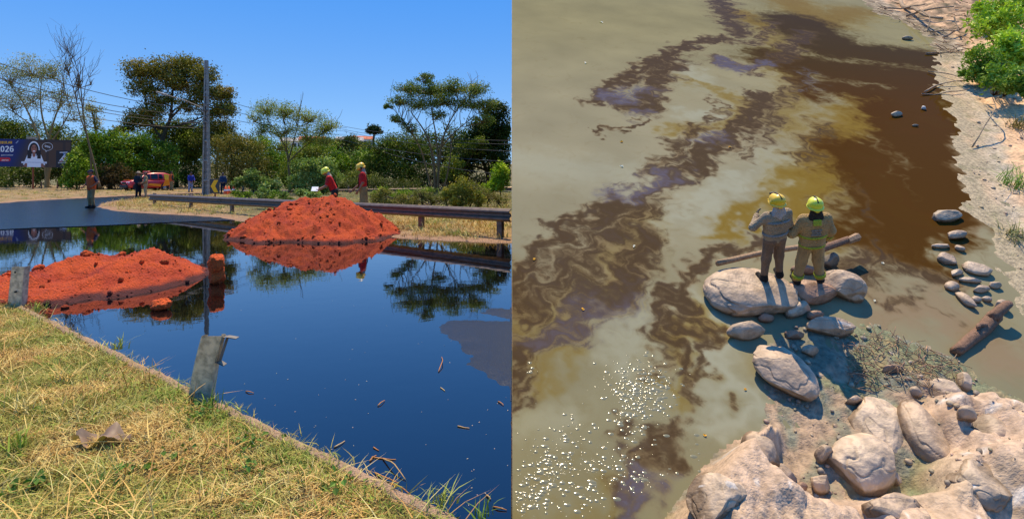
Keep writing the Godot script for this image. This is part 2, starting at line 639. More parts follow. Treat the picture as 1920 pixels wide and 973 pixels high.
	sheet(mb, 130, 60, func(i, j):
		var along: float = i / 130.0 * 13.0 - 0.6
		var s: float = 0.07 + j / 60.0 * 5.2
		var q: Vector3 = KA + kdir * along + kside * s
		var n := noise.get_noise_2d(q.x * 60.0, q.z * 60.0)
		var c := lin(136, 108, 66).lerp(lin(96, 82, 42), clampf(n * 1.5 + 0.5, 0, 1))
		return [Vector3(q.x, bank_height(q), q.z), c])
	struct("grass_bank", mb.done(), M.earth)

func bank_height(q: Vector3) -> float:
	var s := (q - KA).dot(kside)
	return 0.035 + 0.03 * smoothstep(0.1, 0.8, s) + noise.get_noise_2d(q.x * 50.0, q.z * 50.0) * 0.05 * smoothstep(0.12, 0.7, s) + noise.get_noise_2d(q.x * 240.0, q.z * 240.0) * 0.012

# ---------------------------------------------------------------- heaps of red earth
func make_heap(called: String, label: String, ridge: Array, slope: float, cell: float, lumps: float, clods: int, extra: Array, squash := 1.0, back := 1.3) -> void:
	var pts := []
	var lo := Vector2(1e9, 1e9)
	var hi := -lo
	for r in ridge:
		var p := at_px(r[0], r[1], r[2])
		pts.append(p)
		var reach := p.y / slope + 0.35
		lo = lo.min(Vector2(p.x - reach, p.z - reach)); hi = hi.max(Vector2(p.x + reach, p.z + reach))
	var base := Vector3((lo.x + hi.x) * 0.5, 0, (lo.y + hi.y) * 0.5)
	var o := thing(called, label, "earth heap", at(base))
	var height := func(x: float, z: float) -> float:
		var best := -1.0
		for k in pts.size() - 1:
			var a := Vector2(pts[k].x, pts[k].z)
			var b := Vector2(pts[k + 1].x, pts[k + 1].z)
			var q := Geometry2D.get_closest_point_to_segment(Vector2(x, z), a, b)
			var t := q.distance_to(a) / maxf(a.distance_to(b), 1e-5)
			var dist := ((Vector2(x, z) - q) * Vector2(squash, 1.0 if z > q.y else back)).length()
			var h0 := lerpf(pts[k].y, pts[k + 1].y, t)
			var up := h0 - slope * (sqrt(dist * dist + 0.02) - 0.14) * (1.0 + 0.25 * noise.get_noise_2d(x * 45.0, z * 45.0))
			best = maxf(best, up)
		var around := atan2(z - pts[pts.size() / 2].z, (x - pts[pts.size() / 2].x) * 1.0)
		var gull := absf(noise2.get_noise_2d(around * 420.0, best * 60.0)) + 0.5 * absf(noise2.get_noise_2d(x * 110.0, z * 40.0))
		best += (noise.get_noise_2d(x * 55.0, z * 55.0) * 0.1 + noise.get_noise_2d(x * 190.0, z * 190.0) * 0.055 + noise2.get_noise_2d(x * 620.0, z * 620.0) * 0.03 - gull * 0.05) * lumps * smoothstep(-0.05, 0.2, best)
		return best
	var nx := int((hi.x - lo.x) / cell)
	var nz := int((hi.y - lo.y) / cell)
	var red := lin(214, 86, 27)
	var red2 := lin(178, 60, 22)
	var wet := lin(84, 30, 26)
	var mb := MB.new()
	sheet(mb, nx, nz, func(i, j):
		var x = lo.x + i * cell
		var z = lo.y + j * cell
		var y: float = height.call(x, z)
		if y < -0.1:
			return null
		var c := red.lerp(red2, clampf(noise.get_noise_2d(x * 90.0, z * 90.0) + 0.5, 0, 1)).lerp(wet, smoothstep(0.075, 0.035, y + noise2.get_noise_2d(x * 150.0, z * 150.0) * 0.02))
		return [Vector3(x, y, z) - base, c])
	obj("soil", mb.done(), M.soil, o)
	mb = MB.new()
	var made := 0
	while made < clods:
		var x := rng.randf_range(lo.x, hi.x)
		var z := rng.randf_range(lo.y, hi.y)
		var y: float = height.call(x, z)
		if y < 0.0 or (y > 0.12 and rng.randf() < 0.4):
			continue
		made += 1
		var r := 0.014 + 0.05 * pow(rng.randf(), 4.0)
		stone(mb, Transform3D(Basis.from_euler(Vector3(rng.randf() * 6, rng.randf() * 6, 0)), Vector3(x, y + r * 0.2, z) - base), Vector3(r, r * rng.randf_range(0.5, 0.9), r * rng.randf_range(0.7, 1.1)), 3, made, 0.3, jit(red.lerp(wet, smoothstep(0.08, 0.03, y)), 0.25))
	stuff(obj("small_clods", mb.done(), M.soil, o))
	for e in extra:                                                # larger clods, each its own: px, py, size
		var d: float = EYE * F / (e[1] - HOR)
		var p := Vector3()
		for k in 30:                                               # walk along the ray to the heap
			p = at_px(e[0], e[1], d - k * 0.1 * d / 12.0)
			if height.call(p.x, p.z) > p.y:
				break
			if k == 29:
				p = ground_px(e[0], e[1])
		mb = MB.new()
		var r: float = e[2] * d / F * 0.5
		var c := jit(red, 0.12).lerp(wet, smoothstep(0.06, 0.0, p.y) * 0.6)
		stone(mb, Transform3D(Basis(Vector3.UP, rng.randf() * 6.0), Vector3.ZERO), Vector3(r, r * 0.72, r * 0.9), 9, int(e[0]), 0.3, c, 7, 0.6)
		obj("clod", mb.done(), M.soil, o, Transform3D(Basis(), p + Vector3(0, r * 0.25, 0) - base))

func make_heaps() -> void:
	make_heap("earth_heap", "low spread heap of red earth behind the leaning post, nearest to the grass", [[-160, 528, 7.5], [20, 513, 7.6], [110, 493, 7.9], [170, 480, 8.3], [235, 474, 8.6], [285, 461, 8.8], [315, 475, 8.8], [346, 500, 8.7]], 0.2, 0.035, 0.8, 230,
		[[163, 484, 22], [180, 484, 17], [62, 555, 30], [63, 575, 30], [85, 588, 20], [228, 478, 10], [345, 493, 13], [95, 503, 9], [16, 512, 9], [45, 565, 14], [366, 521, 14], [330, 489, 10], [255, 503, 12], [104, 548, 10], [120, 578, 12]], 3.0, 3.2)
	make_heap("earth_heap", "tall cone-shaped heap of red earth against the guard rail", [[545, 376, 15.2], [575, 371, 15.2], [612, 366, 15.2], [632, 369, 15.1], [650, 384, 14.9]], 0.48, 0.04, 1.15, 380,
		[[650, 451, 16], [470, 449, 12], [735, 437, 16], [745, 433, 12], [700, 437, 9], [505, 455, 14], [430, 441, 11]], 1.25)
	for c in [["clod standing as a stack of two red lumps in black water", [[405, 531, 30, 36, 0.0], [405, 506, 28, 34, 1.0]]], ["single small red clod lying in black water before the low heap", [[300, 580, 32, 20, 0.0]]]]:
		var base := ground_px(c[1][0][0], c[1][0][1])
		var o := thing("earth_clod", c[0], "clod", at(base))
		for e in c[1]:
			var mb := MB.new()
			var k := -base.z / F
			var h: float = e[3] * k
			stone(mb, Transform3D(Basis(Vector3.UP, e[4] * 2.0), Vector3.ZERO), Vector3(e[2] * k * 0.55, h * 0.56, e[2] * k * 0.55), 12, int(e[1]), 0.25, lin(232, 98, 34), 7, 0.66)
			obj("lump", mb.done(), M.soil, o, Transform3D(Basis(), Vector3((e[0] - c[1][0][0]) * k, (c[1][0][1] - e[1]) * k + h * 0.4, 0)))

# ---------------------------------------------------------------- guard rails, posts, pole, signs
func rail_beam(mb: MB, a: Vector3, b: Vector3, h: float, col := Color.WHITE) -> void:      # the W profile between two ends
	var dir := (b - a).normalized()
	var out := Vector3.UP.cross(dir).normalized()
	if out.z < 0: out = -out
	var prof := [[0.5, -0.01], [0.46, 0.02], [0.32, 0.08], [0.2, 0.08], [0.08, 0.02], [-0.08, 0.02], [-0.2, 0.08], [-0.32, 0.08], [-0.46, 0.02], [-0.5, -0.01], [-0.47, -0.012], [-0.3, 0.06], [-0.2, 0.06], [-0.08, 0.0], [0.08, 0.0], [0.2, 0.06], [0.3, 0.06], [0.47, -0.012], [0.5, -0.01]]
	sheet(mb, prof.size() - 1, 1, func(i, j):
		var p: Vector3 = a if j == 0 else b
		return [p + Vector3.UP * prof[i][0] * h + out * prof[i][1], col])

func make_rails() -> void:
	var a := Vector3(-17.3, 0.485, -28.0)
	var b := Vector3(-0.02, 0.585, -13.6)
	var o := thing("guard_rail", "rusty grey steel guard rail running along the verge behind the tall earth heap", "guard rail", at(Vector3(-8.6, 0, -20.8)))
	var base := o.position
	var n := 6
	for k in n:
		var mb := MB.new()
		var p := a.lerp(b, k / float(n)) + Vector3(0, 0, 0.012 * (k % 2))
		var q := a.lerp(b, (k + 1) / float(n)) + Vector3(0, 0, 0.012 * (k % 2))
		rail_beam(mb, p - base, q.lerp(p, -0.01 if k < n - 1 else 0.0) - base, 0.31)
		obj("beam", mb.done(false), M.rail_steel, o)
	var along := (b - a).normalized()
	for t in [0.015, 0.2, 0.37, 0.53, 0.7, 0.86, 0.985]:
		var mb := MB.new()
		var p := a.lerp(b, t) - Vector3(0, 0, 0.14)
		box(mb, Transform3D(Basis.looking_at(along, Vector3.UP), Vector3(p.x, 0.33, p.z) - base), Vector3(0.1, 0.72, 0.16), 0.008)
		obj("post", mb.done(false), M.rail_steel, o)
		mb = MB.new()
		box(mb, Transform3D(Basis.looking_at(along, Vector3.UP), p + Vector3(0, 0, 0.09) - base), Vector3(0.1, 0.2, 0.1), 0.008)
		obj("bracket", mb.done(false), M.rail_steel, o)
	var c := at_px(430, 361.0, 52.0)
	var d := at_px(1000, 353.0, 48.0)
	o = thing("guard_rail", "second guard rail far off beside the grey main road in front of the trees", "guard rail", at(Vector3((c.x + d.x) / 2, 0, -50)))
	for k in 5:
		var mb := MB.new()
		rail_beam(mb, c.lerp(d, k / 5.0) - o.position, c.lerp(d, (k + 1) / 5.0) - o.position, 0.31)
		obj("beam", mb.done(false), M.rail_steel, o)
	for k in 11:
		var mb := MB.new()
		var p := c.lerp(d, (k + 0.5) / 11.0)
		box(mb, Transform3D(Basis(), Vector3(p.x, 0.3, p.z - 0.12) - o.position), Vector3(0.12, 0.66, 0.12), 0.01)
		obj("post", mb.done(false), M.rail_steel, o)

func channel_post(mb: MB, h: float, w: float, depth: float, shear: Vector3) -> void:        # a folded steel post, its back to the viewer
	var t := 0.006
	var shape := [[-w, depth * 0.55], [-w + 0.012, depth * 0.75], [-w + 0.022, depth * 0.72], [-w + t, depth * 0.5], [-w + t, t], [w - t, t], [w - t, depth * 0.9], [w - 0.03, depth], [w - 0.024, depth + t], [w, depth * 0.92], [w, 0.0], [w - 0.01, -0.004], [-w + 0.01, -0.004], [-w, 0.0], [-w, depth * 0.55]]
	sheet(mb, shape.size() - 1, 12, func(i, j):
		var y: float = j / 12.0
		var bend := shear * y * y * 0.35 + shear * y * 0.65
		return [Vector3(shape[i][0] * (1.0 + 0.12 * (1.0 - y)), y * h, -shape[i][1]) + bend, Color.WHITE])

func make_posts() -> void:
	var base := at_px(372, 772, 3.92)
	base.y = 0.0
	var o := thing("bent_post", "bent steel guard rail post with a bracket, standing in the grass by the kerb", "post", at(base, 0.0))
	var mb := MB.new()
	channel_post(mb, 0.44, 0.068, 0.06, Vector3(0.105, 0, 0.04))
	obj("channel", mb.done(false), M.post_steel, o)
	mb = MB.new()                                                    # the bracket: a bent strip
	var strip := [[0.075, -0.01], [0.11, -0.005], [0.118, 0.0], [0.165, -0.008]]
	var z := [[0.0, 0.565], [0.02, 0.565], [0.035, 0.567], [0.115, 0.556], [0.115, 0.552], [0.036, 0.561], [0.012, 0.398], [0.06, 0.376], [0.06, 0.372], [0.006, 0.392], [-0.01, 0.395], [-0.012, 0.40], [0.0, 0.565]]
	sheet(mb, z.size() - 1, 1, func(i, j): return [Vector3(0.166 + z[i][0] * 0.85 - (0.57 - z[i][1]) * 0.2, z[i][1] - 0.135, 0.03 - j * 0.05), Color.WHITE])
	obj("bracket", mb.done(false), M.bracket_steel, o)
	base = at_px(25, 577, 6.6)
	base.y = 0.0
	o = thing("steel_post", "short leaning steel post standing at the edge of the low earth heap", "post", at(base, 0.0))
	mb = MB.new()
	channel_post(mb, 0.48, 0.07, 0.09, Vector3(0.06, 0, 0.02))
	obj("channel", mb.done(false), M.post_steel, o)
	for y in [0.42, 0.2]:
		mb = MB.new()
		lathe(mb, Transform3D(Basis(Vector3.RIGHT, PI / 2), Vector3(0.03, y, 0.02)), [Vector2(0.001, 0.006), Vector2(0.011, 0.006), Vector2(0.011, -0.01)], 8)
		obj("bolt", mb.done(false), M.black, o)

func make_pole() -> void:
	var d := 40.0
	var base := at_px(386, 372, d)
	base.y = 0.0
	var top := at_px(388.5, 113, d).y
	var o := thing("utility_pole", "tall grey concrete utility pole behind the guard rail carrying cables", "utility pole", at(base))
	var mb := MB.new()
	for s in [-1.0, 1.0]:                                             # two flanges that taper to the top
		sheet(mb, 4, 20, func(i, j):
			var y: float = top * j / 20.0
			var w := lerpf(0.24, 0.1, j / 20.0)
			var c := [[-0.05, -0.13], [0.05, -0.13], [0.05, 0.13], [-0.05, 0.13], [-0.05, -0.13]]
			return [Vector3(s * (w - 0.05) + c[i][0], y, c[i][1] * lerpf(1.2, 0.7, j / 20.0)), Color.WHITE])
	obj("flange", mb.done(false), M.concrete, o)
	mb = MB.new()
	sheet(mb, 1, 20, func(i, j): return [Vector3(lerpf(-1.0, 1.0, i) * (lerpf(0.24, 0.1, j / 20.0) - 0.06), top * j / 20.0, -0.02), Color(0.75, 0.75, 0.75)])
	sheet(mb, 1, 20, func(i, j): return [Vector3(lerpf(1.0, -1.0, i) * (lerpf(0.24, 0.1, j / 20.0) - 0.06), top * j / 20.0, -0.06), Color(0.75, 0.75, 0.75)])
	obj("web", mb.done(false), M.concrete, o)
	for y in [1.2, 2.55, 3.9, 5.2, 6.3, 7.2, 8.1, 8.9]:
		mb = MB.new()
		box(mb, Transform3D(Basis(), Vector3(0, y, 0.02)), Vector3(lerpf(0.36, 0.1, y / top), 0.12, 0.16), 0.01)
		obj("cross_piece", mb.done(false), M.concrete, o)
	mb = MB.new()
	box(mb, Transform3D(Basis(), Vector3(-0.02, 5.95, 0.2)), Vector3(0.5, 0.08, 0.08), 0.01)
	obj("bracket", mb.done(false), M.rail_steel, o)
	mb = MB.new()
	tube(mb, [Vector3(-0.5, 5.0, 0.25), Vector3(-0.95, 4.85, 0.3), Vector3(-1.35, 5.0, 0.3), Vector3(-0.95, 5.15, 0.3), Vector3(-0.4, 5.1, 0.25), Vector3(-0.1, 5.4, 0.2)], [0.05, 0.06, 0.06, 0.06, 0.05, 0.03], 6)
	obj("cable_coil", mb.done(), M.wire, o)
	for y in [5.5, 6.4, 6.9]:
		mb = MB.new()
		lathe(mb, Transform3D(Basis(Vector3.RIGHT, PI / 2), Vector3(0.03, y, 0.3)), [Vector2(0.001, 0.1), Vector2(0.05, 0.08), Vector2(0.07, 0.0), Vector2(0.03, -0.1)], 8)
		obj("insulator", mb.done(), M.concrete, o)
	mb = MB.new()
	tube(mb, [Vector3(-0.1, 6.1, 0.2), Vector3(-1.2, 6.6, 0.5), Vector3(-2.2, 6.9, 0.8)], [0.03, 0.03, 0.03], 6)
	box(mb, Transform3D(Basis(Vector3.FORWARD, 0.3), Vector3(-2.5, 7.0, 0.9)), Vector3(0.7, 0.12, 0.3), 0.03)
	obj("street_light", mb.done(false), M.concrete, o)
	# cables: two ends in the picture and how far each is
	var left := [[0, 108, 26.0, 206], [0, 138, 27.0, 216], [0, 148, 26.0, 226], [0, 156, 29.0, 232], [0, 178, 30.0, 240]]
	for k in left.size():
		var e: Array = left[k]
		cable(at_px(-60, e[1] - 10.0, e[2]), at_px(388, e[3], d - 0.3), 0.5, "overhead cable from the concrete pole to the left, %s" % ["topmost", "second from the top", "third from the top", "fourth from the top", "lowest"][k])
	var right := [[388, 178, d, 650, 240, 72.0, "top of three between the pole and the feathery tree"], [388, 196, d, 650, 246, 72.0, "middle of three between the pole and the feathery tree"], [388, 214, d, 650, 252, 72.0, "lowest of three between the pole and the feathery tree"],
		[640, 236, 60.0, 985, 264, 36.0, "topmost of those crossing the umbrella tree"], [640, 242, 60.0, 985, 271, 36.0, "second of those crossing the umbrella tree"], [645, 246, 60.0, 985, 285, 36.0, "third of those crossing the umbrella tree"], [640, 262, 60.0, 985, 305, 36.0, "fourth of those crossing the umbrella tree"], [720, 285, 56.0, 985, 330, 36.0, "lowest of those crossing the umbrella tree"]]
	for e in right:
		var q := at_px(e[3], e[4], e[5])
		q.x = minf(q.x, 0.8)
		cable(at_px(e[0], e[1], e[2] - 0.3), q, 0.35, "overhead cable, " + e[6])

func cable(a: Vector3, b: Vector3, sag: float, label: String) -> void:
	var mb := MB.new()
	var pts := []
	var rr := []
	for k in 13:
		var t := k / 12.0
		pts.append(a.lerp(b, t) - Vector3.UP * sag * 4.0 * t * (1.0 - t) - a)
		rr.append(0.018)
	tube(mb, pts, rr, 5)
	tag(obj("overhead_cable", mb.done(), M.wire, self, at(a)), label, "cable", "overhead cables")

func make_signs() -> void:
	var d := 37.0
	var c := at_px(401, 349, d)
	var o := thing("chevron_sign", "dark square road sign with a yellow arrow head pointing left beside the pole", "road sign", at(Vector3(c.x, 0, c.z), 0.12))
	var k := d / F
	var mb := MB.new()
	box(mb, Transform3D(Basis(), Vector3(0.02, c.y, 0)), Vector3(17.5 * k, 27.0 * k, 0.03), 0.008)
	obj("plate", mb.done(false), M.sign_plate, o)
	mb = MB.new()
	var pts := PackedVector2Array()
	for p in [[6.5, 11.5], [-1.0, 11.5], [-7.0, 0], [-1.0, -11.5], [6.5, -11.5], [0.8, 0]]:
		pts.append(Vector2(p[0] * k, p[1] * k))
	prism(mb, Transform3D(Basis(), Vector3(0.02, c.y, 0.021)), pts, 0.006)
	obj("arrow_head", mb.done(false), M.sign_yellow, o)
	mb = MB.new()
	box(mb, Transform3D(Basis(), Vector3(0.02, c.y * 0.5 - 0.05, -0.06)), Vector3(0.09, c.y + 0.3, 0.07), 0.01)
	obj("post", mb.done(false), M.rust, o)
	var cones := [[422, "leftmost of three small orange cones behind the rail, right of the arrow sign"], [428, "middle of three small orange cones behind the rail, right of the arrow sign"], [437, "rightmost of three small orange cones behind the rail, right of the arrow sign"]]
	for e in cones:
		var p := at_px(e[0], 367, 44.0 + (e[0] - 422) * 0.1)
		p.y = 0.0
		var t := thing("traffic_cone", e[1], "traffic cone", at(p), "orange cones beside the men at work")
		mb = MB.new()
		lathe(mb, Transform3D(), [Vector2(0.16, 0.03), Vector2(0.13, 0.3), Vector2(0.04, 0.72), Vector2(0.001, 0.74)], 12)
		obj("cone", mb.done(), M.cone_orange, t)
		mb = MB.new()
		lathe(mb, Transform3D(), [Vector2(0.122, 0.38), Vector2(0.098, 0.5)], 12)
		obj("white_band", mb.done(), M.white, t)
		mb = MB.new()
		box(mb, Transform3D(Basis(), Vector3(0, 0.02, 0)), Vector3(0.4, 0.04, 0.4), 0.01)
		obj("base", mb.done(false), M.rubber, t)

func letters(text: String, size: float, mat_: Material, parent: Node, where: Vector3, called := "lettering", bold := true) -> void:   # size = height of a capital in metres; where = middle
	var tm := TextMesh.new()
	var f := SystemFont.new()
	f.font_names = PackedStringArray(["Droid Sans"])
	f.font_weight = 700 if bold else 400
	tm.font = f
	tm.text = text
	tm.font_size = 64
	tm.pixel_size = size / 46.0
	tm.depth = 0.01
	tm.curve_step = 2.0
	obj(called, tm, mat_, parent, Transform3D(Basis(), where))

func make_billboard() -> void:
	var d := 60.0
	var k := d / F
	var c := at_px(45, 287, d)                                       # middle of a board that goes on to the left of the picture
	var o := thing("billboard", "wide advertising billboard with a smiling long-haired woman and white lettering", "billboard", at(Vector3(c.x, 0, c.z), 0.0))
	var mb := MB.new()
	var w := 174.0 * k
	var h := 52.0 * k
	box(mb, Transform3D(Basis(Vector3.BACK, -0.018), Vector3(0, c.y, 0)), Vector3(w, h, 0.12), 0.02)
	obj("board", mb.done(false), mat("board_edge", rgb(40, 34, 34), 0.6), o)
	# the print: computed picture of a navy to brown ground, the woman, a speech bubble and the emblem
	var W := 870
	var H := 260
	var im := Image.create(W, H, false, Image.FORMAT_RGB8)
	var ell := func(p: Vector2, cx: float, cy: float, rx: float, ry: float) -> bool: return pow((p.x - cx) / rx, 2.0) + pow((p.y - cy) / ry, 2.0) < 1.0
	for y in H:
		for x in W:
			var p := Vector2(x / 5.0 - 42.0, y / 5.0 + 261.0)             # in picture pixels
			var t := smoothstep(20.0, 60.0, p.x + (p.y - 287.0) * 0.4)
			var col := rgb(14, 34, 104).lerp(rgb(84, 58, 40), t)
			if p.x > 60 and (fmod(p.x + 7.0, 31.0) < 5.0 or p.y < 266): col = col.lerp(rgb(44, 36, 36), 0.5)
			if p.x > 104.5 and p.y > 281: col = rgb(30, 30, 40)
			var q := p
			var outline: bool = ell.call(q, 62.5, 280, 10.8, 15.5) or (q.y > 284 and q.y < 309 and absf(q.x - 63.5) < 9.0 + (q.y - 284) * 0.42 + 1.4)
			if q.y > 284 and absf(q.x - 63.5) < 8.0 + (q.y - 284) * 0.42: col = rgb(240, 240, 242) if absf(q.x - 63.5) < 13 or q.y < 303 else rgb(150, 96, 74)
			elif outline: col = rgb(240, 240, 240)
			if ell.call(q, 62.5, 281, 9.2, 13.8) or (q.y > 281 and q.y < 297 and absf(absf(q.x - 63.3) - 9.2) < 3.4): col = rgb(28, 20, 22)
			if q.y > 288 and q.y < 297 and absf(q.x - 63.0) < 4.4: col = rgb(240, 240, 242)
			if ell.call(q, 63.0, 290, 3.0, 4.0): col = rgb(160, 100, 78)
			if ell.call(q, 62.8, 279, 5.2, 8.2):
				col = rgb(172, 108, 84)
				if ell.call(q, 60.6, 277, 1.2, 0.7) or ell.call(q, 65.2, 277, 1.2, 0.7): col = rgb(40, 26, 24)
				if absf(q.y - 275.0) < 0.45 and absf(absf(q.x - 62.9) - 2.4) < 1.5: col = rgb(50, 32, 28)
				if ell.call(q, 62.9, 283.0, 2.3, 1.1): col = rgb(242, 236, 232)
				if ell.call(q, 62.9, 279.8, 0.7, 0.9): col = rgb(150, 88, 70)
			if q.y > 302.5 and q.y < 306 and absf(q.x - 63.5) < 24: col = rgb(236, 236, 240) if fmod(q.x * 1.3, 2.0) > 0.7 or absf(q.y - 304.2) > 0.6 else rgb(120, 130, 150)
			var bub: bool = ell.call(q, 88, 274, 10.2, 7.6) or (q.y > 278 and q.y < 284.5 and absf(q.x - 87.0 - (q.y - 278) * -0.25) < (284.5 - q.y) * 0.6)
			var bub_in: bool = ell.call(q, 88, 274, 9.4, 6.9) or (q.y > 278 and q.y < 283 and absf(q.x - 87.0 - (q.y - 278) * -0.25) < (283 - q.y) * 0.45)
			if bub and not bub_in: col = rgb(238, 238, 238)
			for e in [[84.6, 273.0], [88.2, 274.0], [91.8, 275.0]]:
				var r := Vector2(q.x - e[0], q.y - e[1]).length()
				if r < 1.7 and r > 0.8: col = rgb(238, 238, 238)
			# emblem: a 2 and a 5 of bands with a small ring of colour
			var l := Vector2(q.x - 118.0, q.y - 294.0)
			var ring := (l - Vector2(3.0, 2.0)).length()
			if ring > 3.6 and ring < 5.4: col = rgb(232, 232, 236)
			elif ring < 3.2: col = [rgb(222, 160, 60), rgb(206, 70, 50), rgb(80, 120, 190), rgb(230, 230, 230)][int((l - Vector2(3.0, 2.0)).angle() * 2.0 + 7.0) % 4]
			if absf(l.y + 9.6 + l.x * 0.04) < 0.8 and l.x > -7 and l.x < 8.0: col = rgb(232, 232, 236)
			if absf(l.x + l.y * 0.75 + 1.5) < 1.3 and l.y > -7.0 and l.y < 6.5: col = rgb(232, 232, 236)
			if absf(l.y - 7.0) < 0.7 and l.x > -7 and l.x < -1: col = rgb(200, 70, 60)
			if absf(l.x - 1.0) < 1.0 and l.y > -9.0 and l.y < -3.5: col = rgb(90, 130, 190)
			# the red pill behind the small word
			var pill := Vector2(maxf(absf(q.x - 6.0) - 9.5, 0.0), q.y - 299.5).length()
			if pill < 3.6: col = rgb(206, 32, 46)
			if absf(q.x - 31.0 - (266.5 - q.y) * 0.9) < 1.1 and q.y > 264 and q.y < 269: col = rgb(160, 170, 190)
			im.set_pixel(x, y, col)
	var print_m := mat("poster_print", Color.WHITE, 0.6)
	print_m.albedo_texture = ImageTexture.create_from_image(im)
	mb = MB.new()
	mb.face(Vector3(-w / 2, -h / 2, 0.065), Vector3(w / 2, -h / 2, 0.065), Vector3(w / 2, h / 2, 0.065), Vector3(-w / 2, h / 2, 0.065))
	obj("print", mb.done(false), print_m, o, Transform3D(Basis(Vector3.BACK, -0.018), Vector3(0, c.y, 0)))
	var place := func(px: float, py: float) -> Vector3: return Vector3((px - 45.0) * k, c.y - (py - 287.0 - (px - 45.0) * 0.018) * k, 0.075)
	letters("VESTIBULAR", 4.6 * k, M.sign_yellow, o, place.call(4.0, 266.5))
	letters("2026", 11.0 * k, M.white, o, place.call(8.5, 279.0))
	letters("para crescer", 3.0 * k, M.white, o, place.call(13.0, 290.0), "lettering", false)
	letters("abertas", 2.6 * k, M.white, o, place.call(9.0, 299.5))
	letters("UNIFASAM", 2.6 * k, M.white, o, place.call(117.5, 306.5))
	letters("CONECTANDO", 1.5 * k, M.white, o, place.call(117.5, 302.2))
	for px in [58.0, 123.5, -20.0]:
		mb = MB.new()
		var x: float = (px - 45.0) * k
		box(mb, Transform3D(Basis(), Vector3(x, (c.y - h / 2) * 0.5 + 0.1, -0.15)), Vector3(0.13, c.y - h / 2 + 0.9, 0.13), 0.01)
		obj("leg", mb.done(false), M.rust, o)
	mb = MB.new()
	box(mb, Transform3D(Basis(), Vector3(13.0 * k, c.y + h * 0.5 + 0.12, -0.05)), Vector3(18.0 * k, 0.2, 0.3), 0.02)
	obj("lamp_box", mb.done(false), M.concrete, o)
	var places := [[106.0, 357.0, 0.9, "weathered wooden fence post below the billboard, right of the pale trunk"], [76.0, 356.0, 0.8, "weathered wooden fence post left of the pale trunk"], [130.0, 357.0, 1.5, "tall thin wooden stake right of the billboard leg"], [134.0, 357.0, 0.9, "short wooden stake at the right end of the billboard fence"]]
	for e in places:
		var p := at_px(e[0], e[1], 63.0)
		mb = MB.new()
		box(mb, Transform3D(Basis(Vector3.BACK, rng.randf_range(-0.05, 0.05)), Vector3(0, e[2] * 0.5 - 0.1, 0)), Vector3(0.12, e[2] + 0.2, 0.1), 0.02)
		tag(obj("fence_post", mb.done(false), M.driftwood, self, at(Vector3(p.x, 0.1, p.z))), e[3], "fence post", "old wooden posts")

# ---------------------------------------------------------------- the red car
func loft(mb: MB, st: Array, col := Color.WHITE) -> void:         # stations [x, y bottom, y top, half width at the bottom, half width at the top]
	var ring := 16
	sheet(mb, ring, st.size() - 1, func(i, j):
		var s: Array = st[j]
		var a = TAU * i / ring + PI / ring
		var cx := signf(cos(a)) * pow(absf(cos(a)), 0.28)
		var cy := signf(sin(a)) * pow(absf(sin(a)), 0.28)
		var half := lerpf(s[3], s[4], cy * 0.5 + 0.5)
		return [Vector3(s[0], lerpf(s[1], s[2], cy * 0.5 + 0.5), cx * half), col])
	for e in [0, st.size() - 1]:
		var n := mb.v.size()
		var first: int = n - (ring + 1) * (st.size() - e)
		var s: Array = st[e]
		mb.vert(Vector3(s[0] + (-0.02 if e == 0 else 0.02), (s[1] + s[2]) * 0.5, 0), col)
		for i in ring:
			if e == 0: mb.tri(n, first + i, first + i + 1)
			else: mb.tri(n, first + i + 1, first + i)
		if e == 0:
			st = st.duplicate()
			# the second cap starts from the same ring count, one vertex further on
			var n2 := mb.v.size()
			var f2 := n - (ring + 1)
			var s2: Array = st[st.size() - 1]
			mb.vert(Vector3(s2[0] + 0.02, (s2[1] + s2[2]) * 0.5, 0), col)
			for i in ring:
				mb.tri(n2, f2 + i + 1, f2 + i)
			break

